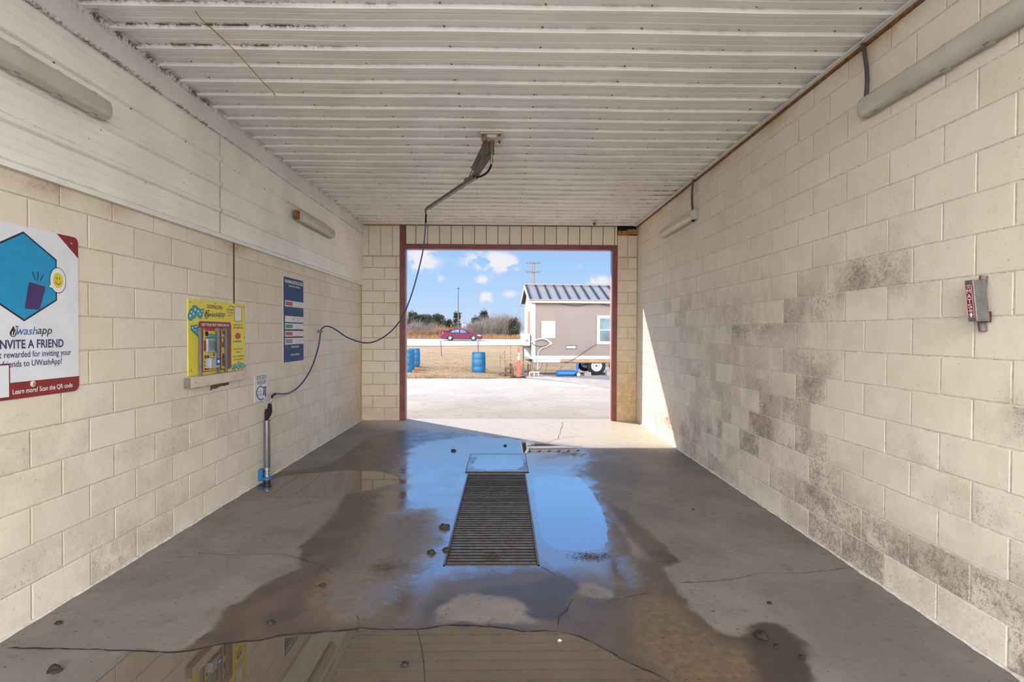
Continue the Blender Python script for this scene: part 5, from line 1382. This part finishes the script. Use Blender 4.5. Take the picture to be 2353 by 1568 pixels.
for (pa, pb, lb, (bx, by)) in (((1012.5, 779), (1014.8, 819), 'leaning rusty fence stake standing alone in the grass', (0, 0)), ((1098.3, 779), (1099.4, 822), 'rusty fence stake just behind the single blue drum', (0, 0))):
    g = G(*pb); t_ = hit(pa[0], pa[1], 1, g[1])
    o = thing('fence_stake', g, lb, 'fence stake'); MB().tube([g - np.array([0, 0, .05]), t_], .028, 6).build('stake', M_RUSTD, o)
    MB().tube([t_ - np.array([0, 0, .14]), t_], .034, 6).build('tip', M('pale_stake_tip', (.3, .22, .17), .7), o)

# ---- drums
M_DRUM = M('blue_drum_plastic', (.006, .095, .20), .42, var=.14, scale=3, spec=.4)
def drum(px, py, Y, label, group=None, closed=True):
    x = at_x(px, Y); z = 1.54 - (py - 765) * Y / FPX - .01
    o = thing('blue_drum', (x, Y, z), label, 'drum', None)
    pr_ = [(.20, .0), (.255, .01), (.272, .05), (.283, .12), (.288, .26), (.283, .275), (.288, .29), (.288, .56), (.283, .575), (.288, .59), (.280, .76), (.262, .82), (.262, .835)]
    MB().lathe(pr_, (x, Y, z), n=32).build('body', M_DRUM, o, smooth=True)
    MB().lathe([(.266, .832), (.285, .836), (.285, .852), (.262, .856), (.262, .872), (.250, .875), (.250, .862), (.05, .862)], (x, Y, z), n=32).build('lid_rim', M_DRUM, o, smooth=True)
    MB().lathe([(.03, .86), (.03, .875), (.02, .88)], (x + .13, Y, z), n=10).build('bung', M_DRUM, o)
    return o
drum(1100, 858, 22.3, 'blue plastic drum standing alone in the middle of the view')
drum(951.5, 843.5, 26.0, 'rightmost and farthest blue drum of the three by the door post')
drum(938, 849.5, 24.1, 'middle blue drum of the three by the left door post')
drum(931.5, 856, 22.5, 'nearest blue drum of the three, partly behind the door post')
g = G(959, 855); tag(MB().blob((g[0], g[1], g[2] + .04), (.07, .05, .07), 3, .8, 2).build('red_litter', M('red_plastic_litter', (.55, .02, .02), .5), origin=g), 'scrap of red litter beside the blue drums', 'litter')

# ---- trailer: a tiny building on wheels
A5 = math.radians(4.1)
zg = GZ(20)
TO = np.array([at_x(1223.2, 20.0), 20.0, 0.0])
TF = Fr(TO, (math.cos(A5), math.sin(A5), 0), (0, 0, 1), (math.sin(A5), -math.cos(A5), 0))
def TU(px, Y=20.0): return (at_x(px, Y) - TO[0]) / math.cos(A5)
def TZ(py, Y=20.0): return 1.54 - (py - 765) * Y / FPX
M_TAUP = M('taupe_panel_siding', (.150, .118, .104), .75, var=.05, scale=2)
M_TWHITE = M('white_painted_board', (.37, .355, .34), .55, var=.04)
M_ROOFM = M('galvalume_roof', (.16, .15, .145), .55, metal=.0, var=.06, scale=2)
M_PLYWOOD = M('raw_plywood_skirt', (.24, .15, .09), .8, var=.2, scale=5)
M_GLASS = M('window_glass_dim', (.035, .08, .10), .08, var=.6, scale=2.2, spec=.35)
tr = thing('trailer_cabin', TF(3.2, 0, -1.2) + np.array([0, 0, zg]), 'taupe tiny house trailer with white trim and ribbed metal roof', 'trailer')
UL, WD = 6.4, 2.4
zb_, zt_ = TZ(825), TZ(696)
mb = MB(); mb.box(0, UL, -WD, 0, -0, 1, 0, lambda a, b, c: TF(a, zb_ + c * (zt_ - zb_), b)); mb.build('side_walls', M_TAUP, tr)
mb = MB()   # white gable end wall
pe = [(0, zb_), (0, zt_), (-WD / 2, zt_ + .66), (-WD, zt_), (-WD, zb_)]
mb.mesh([TF(-.03, z, n_) for n_, z in pe] + [TF(.0, z, n_) for n_, z in pe], [(0, 1, 2, 3, 4), (9, 8, 7, 6, 5)] + [(i, i + 5, (i + 1) % 5 + 5, (i + 1) % 5) for i in range(5)]); mb.build('end_wall', M_TWHITE, tr)
def tbox(name, a0, a1, z0, z1, c0, c1, mat, par=None, bevel=0):
    mb = MB(); mb.box(a0, a1, z0, z1, c0, c1, 0, TF); return mb.build(name, mat, par or tr, bevel=bevel)
tbox('corner_trim', -.035, .11, zb_, zt_, -.02, .022, M_TWHITE); tbox('base_trim', -.035, UL, zb_ - .01, zb_ + .115, .0, .026, M_TWHITE)
tbox('fascia', -.17, UL, zt_ - .01, zt_ + .125, .0, .20, M_TWHITE)
tbox('skirt_board', .0, UL, TZ(834), zb_ - .012, -.04, .0, M_PLYWOOD); tbox('chassis_beam', .0, UL, TZ(835), TZ(833), -WD, .0, M_DPOLE)
tbox('white_skirt_patch', .05, 1.05, TZ(834) + .01, zb_ - .02, .0, .012, M('dirty_white_board', (.36, .32, .28), .7))
tbox('access_panel', TU(1243.9), TU(1276.2), TZ(777), TZ(737.8), .0, .02, M_TWHITE)
tbox('access_door', TU(1248), TU(1271), TZ(773), TZ(743), .02, .028, M_TWHITE)
wf = tbox('window', TU(1373), TU(1373) + 1.0, TZ(791), TZ(724), .0, .035, M_TWHITE)
tbox('window_pane', TU(1380), TU(1373) + .88, TZ(784), TZ(731), .03, .041, M_GLASS, wf)
tbox('meeting_rail', TU(1380), TU(1373) + .88, TZ(759), TZ(756.5), .03, .05, M_TWHITE, wf)
# end door
mb = MB(); mb.box(0, 1, 0, 1, 0, 1, 0, lambda a, b, c: TF(-.045 + .02 * c, TZ(767) + a * (TZ(714) - TZ(767)), -.55 - .62 * b)); mb.build('end_window', M_PLYWOOD, tr)
# roof
ze, zr = zt_ + .12, TZ(655.5, 21.1); ov, ohg = .28, .16
def roofp(a, t, up_=0, side=1):   # t: 0 eave .. 1 ridge
    c0 = ov if side > 0 else -WD - ov; c1 = -WD / 2
    return TF(a, ze + (zr - ze) * t + up_, c0 + (c1 - c0) * t)
mb = MB()
for side in (1, -1):
    a0, a1 = -ohg, UL + ohg
    v = [roofp(a0, 0, 0, side), roofp(a1, 0, 0, side), roofp(a1, 1, 0, side), roofp(a0, 1, 0, side), roofp(a0, 0, -.03, side), roofp(a1, 0, -.03, side), roofp(a1, 1, -.03, side), roofp(a0, 1, -.03, side)]
    f = [(0, 1, 2, 3), (7, 6, 5, 4), (0, 4, 5, 1), (1, 5, 6, 2), (2, 6, 7, 3), (3, 7, 4, 0)]
    mb.mesh(v, f if side > 0 else [q[::-1] for q in f])
rf = mb.build('roof', M_ROOFM, tr)
M_RIB = M('dark_standing_seam', (.018, .024, .042), .8, metal=.0, spec=.1)
mb = MB(); a = -.10
while a < UL:
    for side in (1, -1):
        v = [roofp(a + da, t, du, side) for t in (0, 1) for (da, du) in ((-.030, 0), (-.024, .05), (.024, .05), (.030, 0))]
        mb.mesh(v, [(0, 1, 5, 4), (1, 2, 6, 5), (2, 3, 7, 6), (0, 3, 2, 1), (4, 5, 6, 7)])
    a += .362
mb.build('roof_ribs', M_RIB, rf)
mb = MB(); mb.tube([roofp(-ohg - .02, 1, .03), roofp(UL, 1, .03)], .05, 8); mb.build('ridge_cap', M_ROOFM, rf)
for side in (1, -1):
    mb = MB(); v = [roofp(a, t, du, side) for t in (0, 1) for (a, du) in ((-ohg - .025, .01), (-ohg + .0, .01), (-ohg, -.13), (-ohg - .025, -.13))]
    mb.mesh(v, [(0, 1, 5, 4), (1, 2, 6, 5), (2, 3, 7, 6), (3, 0, 4, 7), (3, 2, 1, 0), (4, 5, 6, 7)]); mb.build('barge_board', M_TWHITE, tr)
mb = MB()
for side in (1, -1):
    mb.poly([roofp(-ohg, 0, -.032, side), roofp(0, 0, -.032, side), roofp(0, 1, -.032, side), roofp(-ohg, 1, -.032, side)])
mb.build('soffit', M_TAUP, tr)
# wheels
def wheel(u, c, name='wheel'):
    p = TF(u, TZ(863) + .345, c); ax_ = TF.n
    w_ = MB().lathe([(.20, -.105), (.30, -.11), (.345, -.085), (.352, 0), (.345, .085), (.30, .11), (.21, .105), (.20, .07), (.20, -.07)], p, n=36, axis=ax_).build('wheel', M_BLKRUB, tr, smooth=True)
    rm = MB().lathe([(.205, -.08), (.205, .088), (.190, .094), (.180, .06), (.165, .035), (.10, .030), (.06, .045), (.05, .06), (.02, .062)], p, n=36, axis=ax_).build('rim', M('white_trailer_rim', (.72, .72, .74), .4), w_, smooth=True)
    mb = MB(); e1 = TF.u; e2 = TF.v
    for k_ in range(8):
        t = 2 * math.pi * k_ / 8; q = p + .128 * (math.cos(t) * e1 + math.sin(t) * e2)
        mb.lathe([(.022, .034), (.022, .040)], q, n=8, axis=ax_)
    mb.lathe([(.045, .05), (.045, .075), (.02, .085)], p, n=12, axis=ax_); mb.build('rim_openings', M_DPOLE, w_)
wheel(TU(1374.5), -.17); wheel(TU(1374.5) + .02, -WD + .25)
wheel(TU(1374.5) + .86, -.17)
mb = MB(); mb.tube([TF(TU(1374.5), TZ(863) + .30, -.3), TF(TU(1374.5), TZ(863) + .30, -WD + .3)], .04, 8); mb.build('axle', M_DPOLE, tr)
# mini split condenser on the end wall, with its pipes
ac = thing('air_conditioner', TF(-.2, TZ(795), -.5), 'white air conditioner box hung on the white end of trailer', 'air conditioner')
mb = MB(); mb.box(-.36, -.06, TZ(795), TZ(767.5), -.86, -.06, 0, TF); mb.build('casing', M('aircon_white', (.42, .41, .39), .45), ac, bevel=.02)
mb = MB()
for z in (TZ(773), TZ(775)): mb.box(-.30, -.12, z - .008, z, -.061, -.056, 0, TF)
mb.lathe([(.06, 0), (.06, .01)], TF(-.19, TZ(783), -.06), n=14, axis=TF.n); mb.build('vent_marks', M('grille_grey', (.16, .16, .17), .6), ac)
mb = MB(); mb.box(-.40, -.02, TZ(797), TZ(795), -.86, -.06, 0, TF); mb.box(-.05, -.02, TZ(805), TZ(795), -.14, -.06, 0, TF); mb.build('bracket', M_DPOLE, ac)
TT = lambda px, py, c=.06: np.array(TF(TU(px), TZ(py), c))
pp = [TT(1220, 787), TT(1226, 784), TT(1235, 780), TT(1247, 778.5), TT(1256, 781), TT(1263, 786), TT(1266, 789)]
du = thing('refrigerant_duct', pp[0], 'white corrugated pipe bundle curving across the trailer side', 'pipe')
MB().tube(catmull(pp, 5), .030, 10).build('duct', M_TWHITE, du, smooth=True)
MB().lathe([(.06, 0), (.06, .03)], TT(1265.5, 789, .0), n=14, axis=TF.n).build('wall_flange', M_TWHITE, du)
pp = [TT(1264, 790), TT(1256, 796), TT(1245, 800), TT(1238, 806), TT(1236, 815), TT(1235.5, 835), TT(1235, 850)]
MB().tube(catmull(pp, 5), .018, 8).build('drain_pipe', M('pale_grey_conduit', (.33, .32, .30), .5), du, smooth=True)
def cable(pts, r, label, mat=M_DPOLE, c=.05):
    P_ = catmull([TT(x, y, c) for x, y in pts], 5); o = thing('cable', P_[0], label, 'cable'); MB().tube(P_, r, 6).build('cable_run', mat, o, smooth=True)
cable([(1221, 788), (1228, 793), (1240, 796), (1252, 795), (1262, 791)], .012, 'thin black cable sagging beneath the white pipe bundle')
cable([(1373, 791), (1352, 803), (1328, 820), (1308, 831), (1298, 832)], .011, 'thin dark cable running diagonally down from the trailer window')
cable([(1229, 697), (1248, 695.5), (1270, 694), (1300, 700), (1330, 702), (1355, 698), (1375, 696), (1402, 703)], .009, 'string of cable draped along the top of trailer wall')
cable([(1222, 832), (1224, 845), (1230, 852), (1240, 850), (1246, 838), (1246, 834)], .013, 'black cable loop hanging under the trailer front corner')
cable([(1258, 834), (1256, 845), (1252, 858)], .011, 'dark hose dropping from trailer floor to the gravel')
# ONE WAY sign
ow = thing('one_way_sign', TT(1314, 803, .0), 'small black and white ONE WAY arrow sign on trailer side', 'sign')
a0, a1, z0, z1 = TU(1301.2), TU(1326.6), TZ(802.6), TZ(793.6)
MB().prism(rrect(a0, a1, z0, z1, .01), .0, .008, TF).build('panel', M_BLACK, ow)
mb = MB(); am = a0 + (a1 - a0) * .73; h_ = (z1 - z0)
mb.prism([(a0 + .015, z0 + h_ * .24), (am, z0 + h_ * .24), (am, z0 + h_ * .08), (a1 - .012, (z0 + z1) / 2), (am, z1 - h_ * .08), (am, z1 - h_ * .24), (a0 + .015, z1 - h_ * .24)], .006, .0105, TF); mb.build('arrow', M_WHITEINK, ow)
mb = MB(); lettering(mb, 'ONE WAY', TF, a0 + .03, am - .005, z0 + h_ * .34, z1 - h_ * .34, .012, 0, .015); mb.build('lettering', M_BLACK, ow)
# tank, blocks, steps, cone
tk = thing('waste_tank', TT(1300, 866, .6), 'blue portable waste tank with white wheel lying under the trailer', 'tank')
M_TANK = M('blue_tank_plastic', (.004, .08, .25), .4)
mb = MB(); Yt = .55
za, zbk = TZ(866.5, 19.4), TZ(851.5, 19.4)
ax0, ax1 = TU(1277, 19.4), TU(1322, 19.4); zc, rr = (za + zbk) / 2, (zbk - za) / 2
mb.tube([TF(ax0, zc, Yt), TF(ax0 + .03, zc, Yt), TF(ax1 - .04, zc, Yt), TF(ax1, zc, Yt)], [rr * .7, rr, rr, rr * .8], 16); mb.build('tank_body', M_TANK, tk, smooth=True)
MB().tube([TF(ax1 - .02, zc + .02, Yt), TF(ax1 + .06, zc + .10, Yt), TF(ax1 + .07, zc + .38, Yt)], [.05, .045, .045], 8).build('handle', M_TANK, tk, smooth=True)
p = TF(TU(1326.5, 19.4), TZ(866.5, 19.4) + .088, Yt + .16)
MB().lathe([(.085, -.03), (.088, .0), (.085, .03), (.06, .035)], p, n=20, axis=TF.n).build('wheel', M_BLACK, tk, smooth=True); MB().lathe([(.066, .034), (.06, .042), (.02, .046)], p, n=20, axis=TF.n).build('hub_cap', M_TWHITE, tk, smooth=True)
MB().tube([TF(ax0 + .13, zc + rr, Yt), TF(ax0 + .15, zc + rr + .09, Yt), TF(ax0 + .22, zc + rr + .13, Yt), TF(ax0 + .28, zc + rr + .12, Yt)], .008, 6).build('filler_hose', M_BLACK, tk)
M_CB = M('grey_concrete_block', (.2, .19, .19), .9, var=.15, scale=12, bump=.004)
for (px0, px1, py0, py1, c_, lb) in ((1341, 1357, 855, 867.5, .15, 'grey concrete block chocked against the left of the tyre'), (1394, 1402, 853, 866, .05, 'grey concrete block on the right of the trailer tyre')):
    u0, u1 = TU(px0), TU(px1); z0 = TZ(py1); z1 = TZ(py0)
    o = MB(); o.box(u0, u1, z0, z1, c_ - .1, c_ + .12, 0, TF); tag(o.build('concrete_block', M_CB, bevel=.012, origin=TF((u0 + u1) / 2, z0, c_)), lb, 'concrete block')
st = thing('entry_steps', TF(-.7, zg, .3), 'rusty three-level metal steps standing left of the trailer', 'steps')
us = [(TU(1149), TU(1180), TZ(857), 'low'), (TU(1162), TU(1179.5), TZ(845.5), 'mid'), (TU(1174), TU(1218), TZ(833.5), 'top')]
c0, c1 = -.45, .25
for (a0, a1, z, nm) in us:
    mb = MB(); mb.box(a0, a1, z - .035, z, c0, c1, 0, TF); mb.build('tread', M_RUSTD if nm != 'top' else M('worn_tread_board', (.22, .12, .05), .8, var=.3), st)
    for a in (a0 + .02, a1 - .02):
        for c_ in (c0 + .03, c1 - .01):
            mb = MB(); mb.box(a - .018, a + .018, zg - .0, z - .03, c_ - .018, c_ + .018, 0, TF); mb.build('leg', M_RUSTD, st)
mb = MB(); mb.box(TU(1206), TU(1219), zg + .12, zg + .16, -.3, .2, 0, TF); mb.build('lower_rail', M_RUSTD, st)
ps = thing('pipe_stand', TF(.1, zg, .45), 'low pale pipe framework on gravel beneath the trailer corner', 'pipe frame')
mb = MB(); zq = TZ(856, 19.6); mb.tube([TF(TU(1213), zq, .45), TF(TU(1236), zq + .01, .45)], .028, 8); mb.build('rail', M('pale_grey_conduit', (.33, .32, .30), .5), ps)
for px in (1214, 1224, 1234): MB().tube([TF(TU(px), zg - .01, .45), TF(TU(px), zq, .45)], .028, 8).build('leg', M('pale_grey_conduit', (.33, .32, .30), .5), ps)
MB().tube([TF(.02, zg + .0, .1), TF(.02, zb_, -.05)], .022, 8).build('riser', M_GREY, ps)
jk = thing('trailer_jack', TF(-.25, zg, -.9), 'grey steel tongue jack post under the trailer end', 'jack')
MB().tube([TF(-.25, zg - .0, -.9), TF(-.25, TZ(800), -.9)], .035, 8).build('post', M_GREY, jk); MB().box(-.35, -.15, zg, zg + .03, -1.0, -.8, 0, TF).build('foot', M_GREY, jk)
mb = MB(); mb.mesh([TF(-.34, TZ(797), -.15), TF(-.02, TZ(797), -.15), TF(-.02, TZ(817), -.15), TF(-.34, TZ(797), -.19), TF(-.02, TZ(797), -.19), TF(-.02, TZ(817), -.19)], [(0, 2, 1), (3, 4, 5), (0, 1, 4, 3), (1, 2, 5, 4), (2, 0, 3, 5)]); mb.build('gusset_panel', M_TAUP, tr)
# channelizer post
Yc = 18.75; xc = at_x(1192, Yc); z0 = 1.54 - (868.3 - 765) * Yc / FPX; sc = Yc / FPX
co = thing('traffic_channelizer', (xc, Yc, z0), 'orange traffic channelizer post with white bands on black base', 'traffic cone')
co.location = (xc, Yc, z0)
mb = MB(); mb.box(xc - .27, xc + .25, Yc - .2, Yc + .22, z0, z0 + .035); mb.build('base', M_BLKRUB, co, bevel=.01)
zz = lambda py: z0 + (868.3 - py) * sc
M_OR = M('orange_plastic', (.62, .065, .03), .45, var=.06)
MB().lathe([(.082, .03), (.078, .06), (.070, zz(850) - z0), (.062, zz(829) - z0), (.045, zz(828) - z0), (.044, zz(818) - z0)], (xc, Yc, z0), n=20).build('post', M_OR, co, smooth=True)
MB().lathe([(.046, zz(828) - z0), (.045, zz(818) - z0)], (xc, Yc, z0), n=20).build('white_band', M_TWHITE, co, smooth=True)
MB().lathe([(.044, zz(818) - z0), (.044, zz(814) - z0)], (xc - .003, Yc, z0), n=20).build('orange_band', M_OR, co, smooth=True)
MB().lathe([(.045, zz(817) - z0), (.044, zz(811) - z0)], (xc, Yc, z0), n=20).build('white_band', M_TWHITE, co, smooth=True)
MB().lathe([(.043, zz(811) - z0), (.042, zz(800) - z0), (.035, zz(798) - z0), (.03, zz(797) - z0)], (xc, Yc, z0), n=20).build('top_section', M_OR, co, smooth=True)
# wire plant frames left of the steps
wr = thing('wire_frame', G(1165, 848), 'thin rusted wire frame standing in the grass left of the steps', 'wire frame')
for (p0, p1) in (((1149, 848), (1149, 812)), ((1160, 852), (1160, 806)), ((1173.5, 850), (1173.5, 794)), ((1149, 824), (1160, 806)), ((1149, 824), (1160, 823)), ((1160, 830), (1176, 842))):
    MB().tube([hit(p0[0], p0[1], 1, 21), hit(p1[0], p1[1], 1, 21)], .006, 4).build('wire', M_RUSTD, wr)

# ---- car on the road
Yk = 68.0; zk = GZ(Yk) + .03; xk = at_x(1013, Yk)
car = thing('sedan', (xk + 2.6, Yk, zk), 'maroon four-door sedan driving right along the road', 'car')
CF = Fr((xk, Yk - .9, zk), (1, 0, 0), (0, 0, 1), (0, -1, 0))
cu = lambda x: (x - 250) / 361.0; cv = lambda y: (842 - y) / 361.0
M_CAR = M('maroon_car_paint', (.075, .006, .026), .35, var=.05, coat=.0, spec=.2)
M_CGL = M('car_window_glass', (.06, .14, .17), .05, var=.4, scale=1.5, spec=.9)
low = [(262, 700), (255, 660), (275, 600), (300, 570), (318, 500), (330, 450), (345, 436), (480, 440), (560, 452), (720, 480), (1000, 488), (1400, 492), (1600, 500), (1720, 512), (1850, 530), (1960, 555), (2050, 585), (2110, 630), (2132, 670), (2135, 720), (2110, 770), (2060, 795),
       (1890, 790)]
def archp(cx_, rr): return [(cx_ + rr * math.cos(t), 745 - rr * math.sin(t)) for t in np.linspace(-.35, math.pi + .35, 12)]
low += archp(1745, 132)[0:] + [(1560, 800), (900, 795)] + archp(700, 132) + [(540, 785), (330, 770), (275, 740)]
W_ = 1.84
def loft(name, pts, inset_fn, mat, par):
    n_ = len(pts); secs = [(-W_, 1.0), (-W_ + .06, 0), (-.06, 0), (0, 1.0)]
    cxm, cym = 1190, 640; vs = []
    for (c_, k_) in secs:
        for (x, y) in pts:
            s2 = inset_fn(x, y) * k_
            vs.append(CF(cu(x + (cxm - x) * s2 * .05), cv(y + (cym - y) * s2 * .35), c_))
    mb = MB(); fs = [(r_ * n_ + i, r_ * n_ + (i + 1) % n_, (r_ + 1) * n_ + (i + 1) % n_, (r_ + 1) * n_ + i) for r_ in range(3) for i in range(n_)]
    fs += [tuple(range(n_))[::-1], tuple(range(3 * n_, 4 * n_))]
    mb.mesh(vs, fs); return mb.build(name, mat, par)
bd = loft('body', low, lambda x, y: .35 if y < 700 else 0, M_CAR, car)
gh = [(480, 442), (620, 400), (730, 350), (860, 324), (1050, 315), (1280, 325), (1400, 372), (1500, 434), (1610, 500), (1600, 510), (700, 500), (520, 460)]
mb = MB(); n_ = len(gh); vs = []
for side in (0, 1):
    for (x, y) in gh:
        ins = .02 + .30 * max(0, (490 - y)) / 175
        vs.append(CF(cu(x), cv(y), -ins if side else -W_ + ins))
mb.mesh(vs, [(i, (i + 1) % n_, n_ + (i + 1) % n_, n_ + i) for i in range(n_)] + [tuple(range(n_))[::-1], tuple(range(n_, 2 * n_))]); mb.build('cabin', M_CAR, car, bevel=.02)
def sidewin(name, pts, mat, off=.012):
    mb = MB()
    for s_ in (0, 1):
        v = []
        for (x, y) in pts:
            ins = .02 + .30 * max(0, (490 - y)) / 175 - off
            v.append(CF(cu(x), cv(y), -ins if not s_ else -W_ + ins))
        mb.poly(v if s_ else v[::-1])
    mb.build(name, mat, car)
sidewin('door_windows', [(715, 468), (790, 395), (850, 365), (1040, 350), (1095, 350), (1095, 480), (800, 482)], M_CGL)
sidewin('door_windows', [(1150, 350), (1280, 358), (1340, 392), (1400, 440), (1440, 478), (1410, 494), (1150, 484)], M_CGL)
mb = MB(); v = [CF(cu(1300), cv(330), -.30), CF(cu(1600), cv(498), -.04), CF(cu(1600), cv(498), -W_ + .04), CF(cu(1300), cv(330), -W_ + .30)]
mb.poly([p + np.array([.015, 0, .015]) for p in v]); mb.build('windscreen', M_CGL, car)
mb = MB(); v = [CF(cu(500), cv(438), -.06), CF(cu(730), cv(350), -.27), CF(cu(730), cv(350), -W_ + .27), CF(cu(500), cv(438), -W_ + .06)]
mb.poly([p + np.array([-.015, 0, .015]) for p in v][::-1]); mb.build('rear_window', M_CGL, car)
for cx_ in (700, 1745):
    for c_ in (-.11, -W_ + .11):
        p = CF(cu(cx_), cv(842) + .325, c_)
        w_ = MB().lathe([(.19, -.10), (.30, -.11), (.325, -.08), (.325, .08), (.30, .105), (.22, .10)], p, n=28, axis=(0, -1, 0)).build('wheel', M_BLKRUB, car, smooth=True)
        MB().lathe([(.235, .10), (.225, .108), (.215, .06), (.05, .05)], p, n=28, axis=(0, -1, 0)).build('rim', M_STEEL, w_, smooth=True)
        mb = MB()
        for k_ in range(5):
            t = 2 * math.pi * k_ / 5 + .3; d = np.array([math.cos(t), 0, math.sin(t)]); e = np.array([-math.sin(t), 0, math.cos(t)])
            b0_ = p + np.array([0, -.108, 0]); mb.poly([b0_ + d * .03 - e * .045, b0_ + d * .21 - e * .035, b0_ + d * .21 + e * .035, b0_ + d * .03 + e * .045])
        mb.build('spokes', M('bright_alloy', (.78, .8, .82), .35, metal=.3), w_)
mb = MB(); mb.prism([(cu(x), cv(y)) for x, y in [(1905, 590), (2000, 575), (2070, 605), (2060, 640), (1960, 630)]][::-1], -.03, .012, CF); mb.build('headlight', M_PALE, car)
mb = MB(); mb.prism([(cu(x), cv(y)) for x, y in [(345, 460), (400, 460), (415, 545), (345, 550)]][::-1], -.03, .012, CF); mb.build('tail_light', M_RINK, car)
mb = MB(); mb.prism([(cu(x), cv(y)) for x, y in [(850, 570), (1590, 560), (1590, 568), (850, 580)]], -.01, .016, CF); mb.build('side_moulding', M_CAR, car)
